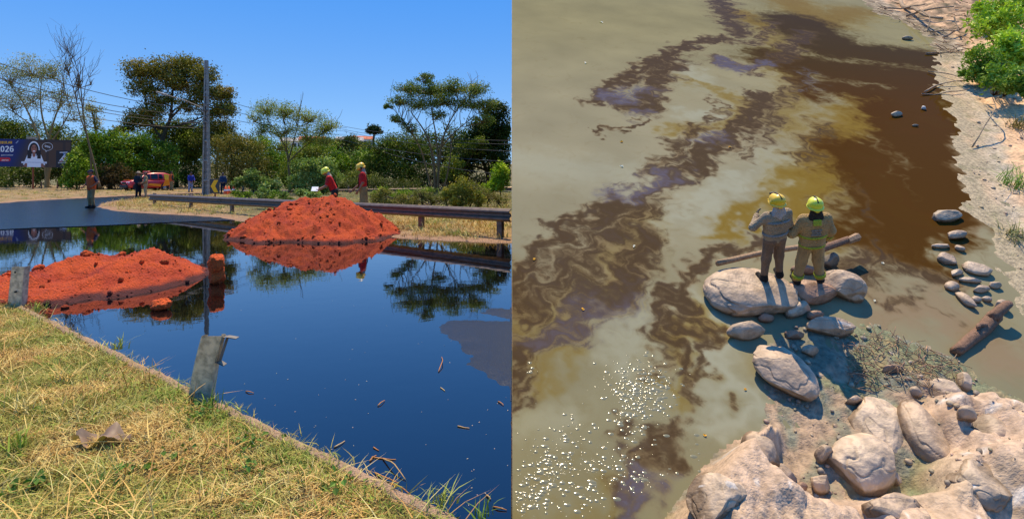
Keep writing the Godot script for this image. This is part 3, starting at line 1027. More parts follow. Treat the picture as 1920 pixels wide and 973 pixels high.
func make_car() -> void:
	var d := 54.0
	var base := at_px(275, 364, d)
	base.y = 0.02
	var o := thing("rescue_car", "red rescue pickup with orange side stripes and a roof ladder parked by the trees", "car", Transform3D(Basis(Vector3.UP, 0.95).scaled_local(Vector3(0.8, 1.02, 0.95)), base))
	var mb := MB.new()
	loft(mb, [[-2.42, 0.5, 0.8, 0.74, 0.7], [-2.34, 0.42, 1.0, 0.86, 0.8], [-1.95, 0.38, 1.07, 0.9, 0.84], [-1.1, 0.36, 1.14, 0.91, 0.86], [0.0, 0.36, 1.12, 0.92, 0.88], [1.5, 0.38, 1.12, 0.92, 0.88], [2.2, 0.42, 1.12, 0.9, 0.86], [2.4, 0.52, 1.04, 0.84, 0.8]])
	obj("body", mb.done(), M.red_paint, o)
	mb = MB.new()
	loft(mb, [[-1.25, 1.02, 1.12, 0.8, 0.76], [-0.55, 1.06, 1.68, 0.84, 0.64], [0.4, 1.06, 1.77, 0.86, 0.68], [1.5, 1.06, 1.76, 0.86, 0.68], [2.0, 1.06, 1.66, 0.85, 0.66], [2.36, 1.06, 1.16, 0.82, 0.76]])
	obj("cabin", mb.done(), M.red_paint, o)
	for s in [-1.0, 1.0]:
		var side := func(p: Array) -> Vector3: return Vector3(p[0], p[1], s * (lerpf(0.872, 0.70, (p[1] - 1.06) / 0.7)))
		for win in [[[-0.95, 1.16], [-0.1, 1.16], [-0.1, 1.6], [-0.48, 1.6]], [[0.0, 1.16], [0.72, 1.16], [0.72, 1.62], [0.0, 1.62]], [[0.84, 1.18], [1.3, 1.18], [1.16, 1.6], [0.84, 1.62]]]:
			mb = MB.new()
			mb.face(side.call(win[0]), side.call(win[1]), side.call(win[2]), side.call(win[3]))
			obj("side_window", mb.done(false), M.dark_glass, o)
		for st in [[[1.15, 0.5], [1.95, 0.62], [2.05, 1.1], [1.45, 1.1]], [[-0.4, 0.62], [1.0, 0.5], [1.0, 0.72], [-0.2, 0.8]]]:
			mb = MB.new()
			var z: float = s * 0.932
			mb.face(Vector3(st[0][0], st[0][1], z), Vector3(st[1][0], st[1][1], z), Vector3(st[2][0], st[2][1], z), Vector3(st[3][0], st[3][1], z))
			obj("orange_stripe", mb.done(false), M.orange_paint, o)
		mb = MB.new()
		mb.face(side.call([1.45, 1.1]), side.call([2.05, 1.1]), side.call([1.9, 1.6]), side.call([1.4, 1.64]))
		obj("yellow_patch", mb.done(false), M.sign_yellow, o)
		for x in [-1.5, 1.45]:
			mb = MB.new()
			lathe(mb, Transform3D(Basis(Vector3.RIGHT, PI / 2), Vector3(x, 0.36, s * 0.8)), [Vector2(0.2, 0.13), Vector2(0.34, 0.13), Vector2(0.36, 0.1), Vector2(0.36, -0.1), Vector2(0.34, -0.13), Vector2(0.2, -0.13)], 20)
			var wheel := obj("wheel", mb.done(), M.rubber, o)
			mb = MB.new()
			lathe(mb, Transform3D(Basis(Vector3.RIGHT, PI / 2), Vector3(x, 0.36, s * 0.82)), [Vector2(0.001, 0.09), Vector2(0.12, 0.1), Vector2(0.21, 0.07), Vector2(0.21, -0.07), Vector2(0.12, -0.1), Vector2(0.001, -0.09)], 14)
			obj("rim", mb.done(), M.chrome, wheel)
			mb = MB.new()
			lathe(mb, Transform3D(Basis(Vector3.RIGHT, PI / 2), Vector3(x, 0.4, s * 0.912)), [Vector2(0.36, 0.012), Vector2(0.44, 0.012), Vector2(0.44, -0.02)], 20)
			obj("wheel_arch", mb.done(), M.black, o)
		mb = MB.new()
		box(mb, Transform3D(Basis(), Vector3(-0.85, 1.22, s * 1.02)), Vector3(0.12, 0.17, 0.2), 0.03)
		obj("mirror", mb.done(false), M.red_paint, o)
		mb = MB.new()
		box(mb, Transform3D(Basis(Vector3.UP, s * 0.3), Vector3(-2.3, 0.88, s * 0.66)), Vector3(0.16, 0.16, 0.36), 0.04)
		obj("headlight", mb.done(false), M.lamp_glass, o)
		mb = MB.new()
		box(mb, Transform3D(Basis(), Vector3(2.38, 0.95, s * 0.74)), Vector3(0.08, 0.34, 0.14), 0.02)
		obj("tail_light", mb.done(false), M.red_paint, o)
	mb = MB.new()
	mb.face(Vector3(-1.2, 1.16, 0.74), Vector3(-1.2, 1.16, -0.74), Vector3(-0.6, 1.65, -0.6), Vector3(-0.6, 1.65, 0.6))
	obj("windscreen", mb.done(false), M.dark_glass, o, Transform3D(Basis(), Vector3(-0.03, 0.02, 0)))
	mb = MB.new()
	box(mb, Transform3D(Basis(), Vector3(-2.4, 0.82, 0)), Vector3(0.1, 0.22, 0.9), 0.03)
	obj("grille", mb.done(false), M.black, o)
	mb = MB.new()
	box(mb, Transform3D(Basis(), Vector3(-2.42, 0.52, 0)), Vector3(0.22, 0.26, 1.66), 0.06)
	obj("bumper", mb.done(false), M.black, o)
	mb = MB.new()
	box(mb, Transform3D(Basis(Vector3.BACK, -0.07), Vector3(-1.8, 1.1, 0)), Vector3(0.9, 0.02, 0.9), 0.008)
	obj("hood_patch", mb.done(false), M.orange_paint, o)
	mb = MB.new()
	box(mb, Transform3D(Basis(), Vector3(-0.1, 1.84, 0)), Vector3(0.3, 0.12, 1.1), 0.04)
	obj("light_bar", mb.done(false), M.red_paint, o)
	mb = MB.new()
	for s in [-0.45, 0.45]:
		tube(mb, [Vector3(0.2, 1.9, s), Vector3(2.1, 1.84, s)], [0.03, 0.03], 6)
	for x in 7:
		tube(mb, [Vector3(0.3 + x * 0.28, 1.895 - x * 0.009, -0.45), Vector3(0.3 + x * 0.28, 1.895 - x * 0.009, 0.45)], [0.02, 0.02], 5)
	for s in [-0.5, 0.5]:
		for x in [0.4, 1.8]:
			tube(mb, [Vector3(x, 1.72, s), Vector3(x, 1.9, s)], [0.025, 0.025], 5)
	obj("roof_ladder", mb.done(), M.black, o)

# ---------------------------------------------------------------- people: a figure 1.77 m tall that faces +z
func figure(called: String, label: String, where: Transform3D, pose: Dictionary, wear: Dictionary, cell: float, group := "") -> Node3D:
	var o := thing(called, label, "person", where, group)
	var lean: Basis = Basis.from_euler(pose.get("lean", Vector3.ZERO))
	var hip := Vector3(0, 0.94, 0)
	var up := func(p: Vector3) -> Vector3: return hip + lean * (p - hip)
	var J := {}
	for s in [-1.0, 1.0]:
		var k := "r" if s < 0 else "l"
		J["sh" + k] = up.call(Vector3(s * 0.185, 1.43, 0.0))
		var arm: Array = pose.get("arm_" + k, [Vector3(s * 0.25, 1.15, -0.02), Vector3(s * 0.26, 0.9, 0.06)])
		J["el" + k] = up.call(arm[0])
		J["wr" + k] = up.call(arm[1])
		J["hi" + k] = Vector3(s * 0.095, 0.92, 0.0)
		var leg: Array = pose.get("leg_" + k, [Vector3(s * 0.11, 0.5, 0.02), Vector3(s * 0.125, 0.085, -0.02)])
		J["kn" + k] = leg[0]
		J["an" + k] = leg[1]
		J["to" + k] = leg[1] + Vector3(s * 0.025, -0.04, 0.17)
	var head_at: Vector3 = up.call(Vector3(0, 1.56, 0.01))
	var hb: Basis = lean * Basis.from_euler(pose.get("head", Vector3.ZERO))
	var hd := func(x: float, y: float, z: float) -> Vector3: return head_at + hb * Vector3(x, y, z)
	var torso := func(g: float) -> Array:
		return [[up.call(Vector3(-0.085, 0.95, 0)), up.call(Vector3(-0.115, 1.33, 0.0)), 0.095 + g, 0.1 + g], [up.call(Vector3(0.085, 0.95, 0)), up.call(Vector3(0.115, 1.33, 0.0)), 0.095 + g, 0.1 + g],
			[up.call(Vector3(0, 0.95, 0.01)), up.call(Vector3(0, 1.35, 0.01)), 0.11 + g, 0.115 + g], [up.call(Vector3(-0.16, 1.415, 0)), up.call(Vector3(0.16, 1.415, 0)), 0.062 + g, 0.062 + g]]
	var arms := func(g: float, to: float) -> Array:
		var a := []
		for k in ["r", "l"]:
			a.append([J["sh" + k], J["el" + k], 0.052 + g, 0.043 + g])
			if to > 0.0:
				a.append([J["el" + k], J["el" + k].lerp(J["wr" + k], to), 0.042 + g, lerpf(0.041, 0.03, to) + g])
			else:
				a[-1] = [J["sh" + k], J["sh" + k].lerp(J["el" + k], 0.75), 0.055 + g, 0.05 + g]
		return a
	var legs := func(g: float, to: float) -> Array:
		var a := [[Vector3(-0.06, 0.95, 0), Vector3(0.06, 0.95, 0), 0.11 + g * 0.6, 0.11 + g * 0.6]]
		for k in ["r", "l"]:
			a.append([J["hi" + k], J["kn" + k], 0.086 + g, 0.062 + g])
			a.append([J["kn" + k], J["kn" + k].lerp(J["an" + k], to), 0.058 + g, lerpf(0.058, 0.042, to) + g])
		return a
	# the body: one surface, from the crown to the feet
	var skin: Color = wear.get("skin", lin(150, 98, 72))
	var hair: Color = wear.get("hair", lin(30, 24, 22))
	var body: Array = torso.call(0.0) + arms.call(0.0, 1.0) + legs.call(0.0, 1.0)
	for k in ["r", "l"]:
		body.append([J["an" + k], J["to" + k], 0.044, 0.034])
	body.append([up.call(Vector3(0, 1.42, -0.005)), hd.call(0, 0.03, 0), 0.06, 0.053])
	var mb := MB.new()
	net(mb, body, cell, cell * 0.9, func(_p): return skin)
	var face := func(p: Vector3) -> Color:
		var q: Vector3 = hb.inverse() * (p - head_at)
		if q.z > 0.07 and absf(q.y - 0.108) < 0.009 and absf(absf(q.x) - 0.032) < 0.014: return lin(30, 22, 20)
		if q.z > 0.07 and absf(q.y - 0.124) < 0.006 and absf(absf(q.x) - 0.032) < 0.02: return hair
		if q.z > 0.07 and absf(q.y - 0.038) < 0.007 and absf(q.x) < 0.026: return lin(120, 62, 54)
		if q.y > 0.15 or (q.z < 0.01 and q.y > 0.05 and absf(q.x) < 0.085): return hair
		return skin
	var fc := minf(cell, 0.011)
	net(mb, [[hd.call(0, 0.125, -0.03), hd.call(0, 0.12, 0.02), 0.086, 0.082], [hd.call(0, 0.03, 0.045), hd.call(0, 0.09, 0.045), 0.05, 0.056], [hd.call(0, 0.1, 0.098), hd.call(0, 0.072, 0.112), 0.009, 0.014], [hd.call(-0.086, 0.11, -0.005), hd.call(-0.088, 0.075, 0.0), 0.016, 0.012], [hd.call(0.086, 0.11, -0.005), hd.call(0.088, 0.075, 0.0), 0.016, 0.012], [hd.call(0, 0.0, -0.005), hd.call(0, 0.05, -0.005), 0.052, 0.05]], fc, 0.007, face)
	for k in ["r", "l"]:                                             # hands: a palm, four unequal bent fingers and a thumb on its side
		var w: Vector3 = J["wr" + k]
		var dir: Vector3 = (w - J["el" + k]).normalized()
		var inward := Vector3(1.0 if k == "r" else -1.0, 0, 0.3)
		var pn := (inward - dir * inward.dot(dir)).normalized()       # the way the palm looks
		var ac := dir.cross(pn).normalized()
		if ac.z < 0: ac = -ac
		var pr := [[w - dir * 0.02, w + dir * 0.02, 0.027, 0.026]]
		for s in [-1.0, 0.0, 1.0]:
			pr.append([w + dir * 0.025 + ac * s * 0.018, w + dir * 0.085 + ac * s * 0.024, 0.016, 0.015])
		var curl: float = pose.get("curl", 0.5)
		for f in 4:
			var ln: float = [0.036, 0.042, 0.038, 0.029][f]
			var b := w + dir * 0.09 + ac * (1.5 - f) * 0.021
			var d1 := (dir * cos(curl * 0.6) + pn * sin(curl * 0.6)).normalized()
			var d2 := (dir * cos(curl * 1.7) + pn * sin(curl * 1.7)).normalized()
			pr.append([b, b + d1 * ln, 0.0098, 0.009])
			pr.append([b + d1 * ln, b + d1 * ln + d2 * ln * 0.85, 0.009, 0.0075])
		var tb := w + dir * 0.035 + ac * 0.03
		var td := (dir * 0.7 + ac * 0.6 + pn * 0.35).normalized()
		pr.append([tb, tb + td * 0.035, 0.012, 0.0105])
		pr.append([tb + td * 0.035, tb + td * 0.035 + (td + dir * 0.4).normalized() * 0.03, 0.0105, 0.0085])
		var glove: Color = wear.get("gloves", skin)
		net(mb, pr, minf(cell * 0.5, 0.007), 0.003, func(_p): return glove)
	obj("body", mb.done(), M.skin, o)
	var garment := func(called2: String, prims: Array, col: Color, k2 := 0.02) -> void:
		var g := MB.new()
		net(g, prims, cell, k2, func(p: Vector3) -> Color:
			var n := 1.0 + noise2.get_noise_3dv(p * 160.0) * 0.3
			return Color(col.r * n, col.g * n, col.b * n))
		obj(called2, g.done(), M.cloth, o)
	if wear.has("trousers"):
		garment.call("trousers", legs.call(wear.get("loose", 0.02), 0.95), wear.trousers)
	if wear.has("shirt"):
		garment.call("shirt", torso.call(wear.get("bulk", 0.016)) + arms.call(wear.get("bulk", 0.016), wear.get("sleeve", 0.0)), wear.shirt)
	if wear.has("vest"):
		garment.call("vest", torso.call(0.036), wear.vest)
	if wear.has("boots"):
		var a := []
		for k in ["r", "l"]:
			a.append([J["an" + k].lerp(J["kn" + k], 0.55), J["an" + k], 0.066, 0.06])
			a.append([J["an" + k] + Vector3(0, -0.015, -0.02), J["to" + k], 0.06, 0.046])
		garment.call("boots", a, wear.boots)
	elif wear.has("shoes"):
		var a := []
		for k in ["r", "l"]:
			a.append([J["an" + k] + Vector3(0, -0.02, -0.03), J["to" + k], 0.056, 0.044])
		garment.call("shoes", a, wear.shoes)
	if wear.has("hood"):
		garment.call("neck_cloth", [[hd.call(-0.04, 0.04, -0.05), up.call(Vector3(-0.08, 1.47, -0.05)), 0.045, 0.05], [hd.call(0.04, 0.04, -0.05), up.call(Vector3(0.08, 1.47, -0.05)), 0.045, 0.05], [hd.call(0, 0.03, -0.05), up.call(Vector3(0, 1.43, -0.09)), 0.05, 0.04 + wear.get("hood_size", 0.0)]], wear.hood)
	if wear.has("cap"):
		garment.call("cap", [[hd.call(0, 0.16, -0.03), hd.call(0, 0.155, 0.02), 0.082, 0.078], [hd.call(-0.03, 0.145, 0.1), hd.call(0.03, 0.145, 0.1), 0.022, 0.022], [hd.call(-0.03, 0.143, 0.14), hd.call(0.03, 0.143, 0.14), 0.013, 0.013]], wear.cap, 0.012)
	if wear.has("hat"):
		mb = MB.new()
		lathe(mb, Transform3D(hb, hd.call(0, 0.15, 0)), [Vector2(0.17, 0.0), Vector2(0.175, 0.012), Vector2(0.1, 0.02), Vector2(0.092, 0.09), Vector2(0.06, 0.11), Vector2(0.001, 0.112)], 18, wear.hat)
		obj("hat", mb.done(), M.cloth, o)
	if wear.has("helmet"):
		mb = MB.new()
		net(mb, [[hd.call(0, 0.15, -0.05), hd.call(0, 0.15, 0.035), 0.112, 0.106], [hd.call(0, 0.1, -0.075), hd.call(0, 0.06, -0.1), 0.07, 0.045], [hd.call(-0.07, 0.115, 0.135), hd.call(0.07, 0.115, 0.135), 0.02, 0.02], [hd.call(-0.09, 0.12, 0.0), hd.call(-0.085, 0.07, -0.03), 0.04, 0.03], [hd.call(0.09, 0.12, 0.0), hd.call(0.085, 0.07, -0.03), 0.04, 0.03]], minf(cell, 0.012), 0.012, func(_p): return Color.WHITE)
		var hm := obj("helmet", mb.done(), wear.helmet, o)
		mb = MB.new()
		lathe(mb, Transform3D(hb * Basis(Vector3.RIGHT, -0.16) * Basis.from_scale(Vector3(1, 1, 1.3)), hd.call(0, 0.1, -0.005)), [Vector2(0.11, 0.02), Vector2(0.132, 0.0), Vector2(0.134, -0.008), Vector2(0.108, 0.0)], 24)
		obj("brim", mb.done(), wear.helmet, hm)
		mb = MB.new()
		var pts := []
		var rr := []
		for k in 9:
			var a := lerpf(-0.35, PI * 0.86, k / 8.0)
			pts.append(hd.call(0, 0.15 + sin(a) * 0.112, 0.0 + cos(a) * 0.152 - 0.008))
			rr.append(0.016)
		tube(mb, pts, rr, 6)
		if wear.get("stripe", false):
			obj("ridge", mb.done(), M.black, hm)
		if wear.has("ear_cups"):
			for s in [-1.0, 1.0]:
				mb = MB.new()
				lathe(mb, Transform3D(hb * Basis(Vector3.BACK, -s * PI / 2), hd.call(s * 0.125, 0.085, -0.01)), [Vector2(0.042, -0.02), Vector2(0.044, 0.012), Vector2(0.03, 0.022), Vector2(0.001, 0.024)], 12)
				obj("ear_cup", mb.done(), M.black, hm)
		if wear.has("head_lamp"):
			mb = MB.new()
			box(mb, Transform3D(hb, hd.call(0, 0.22, 0.13)), Vector3(0.08, 0.045, 0.05), 0.012)
			obj("head_lamp", mb.done(false), M.black, hm)
	if wear.has("braces"):
		mb = MB.new()
		for s in [-1.0, 1.0]:
			var pts := []
			for q in [Vector3(0.09, 0.98, 0.15), Vector3(0.1, 1.25, 0.15), Vector3(0.105, 1.42, 0.1), Vector3(0.105, 1.5, 0.0), Vector3(0.09, 1.42, -0.1), Vector3(0.03, 1.22, -0.145), Vector3(0.0, 1.02, -0.14)]:
				pts.append(up.call(Vector3(q.x * s, q.y, q.z)))
			tube(mb, pts, [0.022, 0.022, 0.022, 0.022, 0.022, 0.026, 0.03], 6, Color.WHITE, 0.6)
		obj("braces", mb.done(), M.black, o)
	for b in wear.get("bands", []):                                  # [where, height, half width x, half depth z, band height, colour]
		mb = MB.new()
		var c: Vector3
		var bb := lean
		if b[0] == "torso":
			c = up.call(Vector3(0, b[1], 0.005))
		else:
			var k: String = b[0]
			c = J["an" + k].lerp(J["kn" + k], b[1]) if b[6] == "shin" else J["el" + k].lerp(J["wr" + k], b[1])
			var ax: Vector3 = (J["kn" + k] - J["an" + k]).normalized() if b[6] == "shin" else (J["wr" + k] - J["el" + k]).normalized()
			bb = Basis(Quaternion(Vector3.UP, ax))
		lathe(mb, Transform3D(bb * Basis.from_scale(Vector3(b[2], 1, b[3])), c), [Vector2(0.97, -b[4]), Vector2(1.0, -b[4]), Vector2(1.0, b[4]), Vector2(0.97, b[4])], 24, b[5])
		obj("reflective_band", mb.done(), M.cloth, o)
	o.set_meta("wr_r", J.wrr)
	o.set_meta("wr_l", J.wrl)
	return o

func stand(px: float, py: float, d: float, turn: float, s := 1.0, lower := 0.0) -> Transform3D:
	var p := at_px(px, py, d)
	p.y = ground_height(p.x, p.z) - lower
	return at(p, turn, s)

func make_people() -> void:
	var khaki := lin(170, 150, 104)
	var boots := lin(24, 24, 26)
	figure("person", "person in orange vest and dark cap standing alone on the wet road", stand(170, 391, 27.2, -0.35), {"arm_l": [Vector3(0.36, 1.2, -0.06), Vector3(0.23, 1.03, 0.1)], "arm_r": [Vector3(-0.27, 1.16, 0.02), Vector3(-0.24, 1.0, 0.22)], "head": Vector3(0.15, -0.5, 0), "leg_l": [Vector3(0.1, 0.5, 0.04), Vector3(0.13, 0.085, -0.02)]},
		{"trousers": khaki, "shirt": lin(40, 48, 84), "sleeve": 0.0, "vest": lin(255, 112, 44), "boots": boots, "cap": lin(34, 42, 78)}, 0.02)
	figure("person", "person in wide pale hat and dark shirt talking in front of the red car", stand(258, 372, 39.0, 1.2), {"arm_r": [Vector3(-0.26, 1.16, 0.02), Vector3(-0.2, 1.05, 0.24)], "head": Vector3(0.1, 0.3, 0)},
		{"trousers": lin(26, 26, 32), "shirt": lin(46, 56, 66), "sleeve": 0.9, "shoes": boots, "hat": lin(206, 186, 160)}, 0.024)
	figure("person", "bare-headed person in beige uniform standing close beside the person in the hat", stand(272, 371, 39.0, -1.0), {"arm_r": [Vector3(-0.28, 1.16, 0.0), Vector3(-0.12, 1.05, 0.2)], "arm_l": [Vector3(0.28, 1.16, 0.0), Vector3(0.14, 1.02, 0.2)]},
		{"trousers": lin(214, 188, 142), "shirt": lin(190, 166, 122), "sleeve": 0.8, "boots": lin(50, 40, 34)}, 0.024)
	figure("person", "person in an orange vest and dark cap standing behind the red car's tail", stand(320, 363, 54.0, 2.6), {}, {"trousers": khaki, "shirt": lin(60, 66, 60), "sleeve": 0.7, "vest": lin(255, 112, 44), "boots": boots, "cap": lin(30, 34, 44)}, 0.028)
	figure("person", "person in blue shirt and pale trousers bending a little, left of the pole", stand(356, 364, 52.0, 0.9), {"lean": Vector3(0.2, 0, 0), "arm_l": [Vector3(0.26, 1.18, 0.12), Vector3(0.2, 1.0, 0.34)], "arm_r": [Vector3(-0.26, 1.18, 0.12), Vector3(-0.18, 0.98, 0.34)]},
		{"trousers": lin(178, 190, 214), "shirt": lin(64, 80, 190), "sleeve": 0.6, "shoes": boots, "cap": lin(30, 34, 48)}, 0.028)
	figure("person", "person in dull blue work clothes in the shade behind the arrow sign", stand(417, 366, 50.0, 0.2), {}, {"trousers": lin(44, 50, 70), "shirt": lin(66, 84, 120), "sleeve": 0.9, "shoes": boots, "cap": lin(60, 70, 90)}, 0.028)
	figure("person", "person in dark blue standing by the bushes, right of the cones", stand(473, 364, 50.0, -0.6), {}, {"trousers": lin(36, 36, 60), "shirt": lin(40, 48, 100), "sleeve": 0.9, "shoes": boots, "cap": lin(30, 34, 48)}, 0.028)
	# the two behind the tall heap
	var sand := lin(190, 158, 104)
	var red := lin(245, 36, 40)
	var white := lin(214, 200, 184)
	var a := figure("person", "person in red shirt and yellow-green helmet bending over behind the tall heap", stand(627, 415, 20.5, -1.25, 1.0, 0.1), {"lean": Vector3(0.42, 0, 0), "arm_l": [Vector3(0.25, 1.2, 0.2), Vector3(0.16, 1.18, 0.46)], "arm_r": [Vector3(-0.24, 1.2, 0.2), Vector3(-0.14, 1.2, 0.46)], "head": Vector3(0.1, 0, 0)},
		{"trousers": lin(44, 46, 54), "shirt": red, "helmet": M.helmet_lime, "stripe": true, "hood": white, "braces": true, "boots": boots, "loose": 0.03}, 0.016)
	var hand: Vector3 = a.get_meta("wr_l")
	figure("person", "person in red shirt, sand trousers and yellow helmet looking down behind the rail", stand(681, 414, 19.6, -1.35, 1.0, 0.02), {"lean": Vector3(0.06, 0, 0), "head": Vector3(0.42, 0.1, 0), "arm_l": [Vector3(0.24, 1.14, 0.0), Vector3(0.23, 0.9, 0.16)], "arm_r": [Vector3(-0.24, 1.14, 0.06), Vector3(-0.22, 0.92, 0.36)], "leg_l": [Vector3(0.11, 0.5, -0.05), Vector3(0.13, 0.085, -0.12)]},
		{"trousers": sand, "shirt": red, "helmet": M.helmet_yellow, "ear_cups": true, "hood": white, "braces": true, "boots": boots, "loose": 0.045}, 0.016)
	var mb := MB.new()                                               # what the bending one holds
	box(mb, Transform3D(Basis.from_euler(Vector3(0.5, 0.2, 0)), Vector3.ZERO), Vector3(0.22, 0.012, 0.3), 0.004)
	tag(obj("clipboard", mb.done(false), M.lamp_glass, self, Transform3D(Basis(), a.transform * (hand + Vector3(-0.08, 0.03, 0.14)))), "pale sheet held out by the bending person in red", "clipboard")
	for c in get_children():
		if c.has_meta("wr_r"):
			c.remove_meta("wr_r"); c.remove_meta("wr_l")

# ---------------------------------------------------------------- trees and shrubs
func leaf(mb: MB, p: Vector3, l: float, w: float, col: Color, up_bias := 0.5) -> void:      # one bent leaf of two triangles
	var n := Vector3(rng.randfn(), rng.randfn(), rng.randfn()).normalized()
	n = (n + Vector3.UP * up_bias).normalized()
	var d := n.cross(Vector3(rng.randfn(), rng.randfn() * 0.6, rng.randfn())).normalized()
	var s := n.cross(d)
	var k := mb.v.size()
	var lift := n * w * 0.3
	mb.vert(p - d * l * 0.5, col)
	mb.vert(p - d * l * 0.05 + s * w * 0.5 + lift, col)
	mb.vert(p + d * l * 0.5, col)
	mb.vert(p - d * l * 0.05 - s * w * 0.5 + lift, col)
	mb.tri(k, k + 1, k + 2)
	mb.tri(k, k + 2, k + 3)

func limb(mb: MB, a: Vector3, b: Vector3, ra: float, rb: float, bow: float, col: Color, n := 6, sides := 6) -> Array:
	var pts := []
	var rr := []
	var side := (b - a).cross(Vector3(rng.randfn(), rng.randfn(), rng.randfn())).normalized() * (b - a).length()
	var ph := rng.randf() * TAU
	for k in n + 1:
		var t := k / float(n)
		pts.append(a.lerp(b, t) + side * bow * sin(t * PI) + Vector3.UP * (b - a).length() * bow * sin(t * PI) * 0.6 + side * bow * 0.25 * sin(t * 9.0 + ph) * sin(t * PI))
		rr.append(lerpf(ra, rb, t))
	tube(mb, pts, rr, sides, col)
	return pts

# trunks: lists of [px, py, radius in m]; blobs: [px, py, rx, ry, clusters, limb from trunk index or -1]
func plant(called: String, label: String, category: String, d: float, trunks: Array, blobs: Array, o: Dictionary) -> Node3D:
	rng.seed = int(blobs[0][0] * 31 + blobs[0][1] * 17 + d * 7)
	var k := d / F
	var foot: Vector3 = at_px(trunks[0][0][0], trunks[0][0][1], d) if trunks.size() else at_px(blobs[0][0], blobs[0][1], d)
	foot.y = 0.0
	var th := thing(called, label, category, at(foot), o.get("group", ""))
	var wood := MB.new()
	var bark: Color = o.get("bark", lin(92, 80, 66))
	var nodes := []                                                  # places where limbs may start
	for t in trunks:
		var pts := []
		var rr := []
		for e in t:
			var p := at_px(e[0], e[1], d + (e[3] if e.size() > 3 else 0.0)) - foot
			pts.append(p)
			rr.append(e[2])
		var fine := []
		var fr := []
		for i in pts.size() - 1:
			for s in 4:
				var u := s / 4.0
				var a: Vector3 = pts[maxi(i - 1, 0)]
				var b2: Vector3 = pts[mini(i + 2, pts.size() - 1)]
				fine.append(pts[i].cubic_interpolate(pts[i + 1], a, b2, u))
				fr.append(lerpf(rr[i], rr[i + 1], u))
		fine.append(pts[-1]); fr.append(rr[-1])
		if t == trunks[0]:
			fr[0] *= 1.35
		tube(wood, fine, fr, 8, jit(bark, 0.08))
		for i in range(fine.size() / 2, fine.size()):
			nodes.append([fine[i], fr[i]])
	for i in int(o.get("twigs", 0)):                                # thin bare twigs that fan upwards
		var nd: Array = nodes[rng.randi() % nodes.size()]
		var l: float = o.get("twig_length", 2.0) * rng.randf_range(0.5, 1.3)
		limb(wood, nd[0], nd[0] + Vector3(rng.randfn() * 0.35, 0.9, rng.randfn() * 0.35).normalized() * l, minf(nd[1], 0.03), 0.008, 0.12, jit(bark, 0.15), 6, 4)
	var leaves := MB.new()
	var size: float = o.get("leaf", 0.22)
	var per: int = o.get("per", 60)
	var cols: Array = o.get("colors", [lin(70, 92, 34), lin(104, 122, 52)])
	var depth: float = o.get("depth", 0.8)
	var flat: float = o.get("flat", 0.7)
	var spread: float = o.get("spread", 0.2)
	for b in blobs:
		var c := at_px(b[0], b[1], d) - foot
		var r := Vector3(b[2] * k, b[3] * k, b[2] * k * depth)
		c.z += rng.randf_range(-0.3, 0.3) * r.z
		if trunks.is_empty() and wood.v.size():                       # every clump of a shrub has a stem of its own
			obj("stem", wood.done(), M.bark, th)
			wood = MB.new()
		var hub := c - Vector3(0, r.y * 0.5, 0)
		if nodes.size():
			var best = nodes[0]
			for nd in nodes:
				if nd[0].distance_to(hub) + maxf(0.0, nd[0].y - hub.y + 0.3) * 2.0 < best[0].distance_to(hub) + maxf(0.0, best[0].y - hub.y + 0.3) * 2.0:
					best = nd
			limb(wood, best[0], hub, minf(best[1] * 0.8, 0.16), 0.04, 0.1, jit(bark, 0.1))
		elif b[3] >= 10:
			limb(wood, Vector3(c.x * 0.6, 0, c.z * 0.6), hub, 0.05, 0.025, 0.08, jit(bark, 0.1), 4, 5)
		var n: int = b[4]
		for i in n:
			var u := Vector3(rng.randfn(), rng.randfn(), rng.randfn()).normalized() * pow(rng.randf(), 0.42)
			var q := c + u * r
			if foot.x + q.x > -0.25: continue
			if foot.y + q.y < 0.1: continue
			if i % 2 == 0 or o.get("twiggy", false):
				limb(wood, hub, q, 0.032 if not o.get("twiggy", false) else 0.04, 0.009, 0.1, jit(bark, 0.12), 4, 4)
			var rs := (r.x + r.y) * 0.5 * spread * rng.randf_range(0.75, 1.3)
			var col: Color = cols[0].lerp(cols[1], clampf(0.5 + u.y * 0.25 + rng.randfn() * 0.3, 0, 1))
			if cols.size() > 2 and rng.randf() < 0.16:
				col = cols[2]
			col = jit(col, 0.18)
			for m in int(per * rng.randf_range(0.7, 1.3)):
				var w := Vector3(rng.randfn(), rng.randfn() * flat, rng.randfn()) * rs * 0.72
				if foot.x + q.x + w.x > -0.12: continue
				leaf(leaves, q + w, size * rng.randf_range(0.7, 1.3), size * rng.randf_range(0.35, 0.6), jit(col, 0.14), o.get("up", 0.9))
	if wood.v.size():
		obj("trunk" if trunks.size() else "stem", wood.done(), M.bark, th)
	if leaves.v.size():
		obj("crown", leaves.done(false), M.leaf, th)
	return th

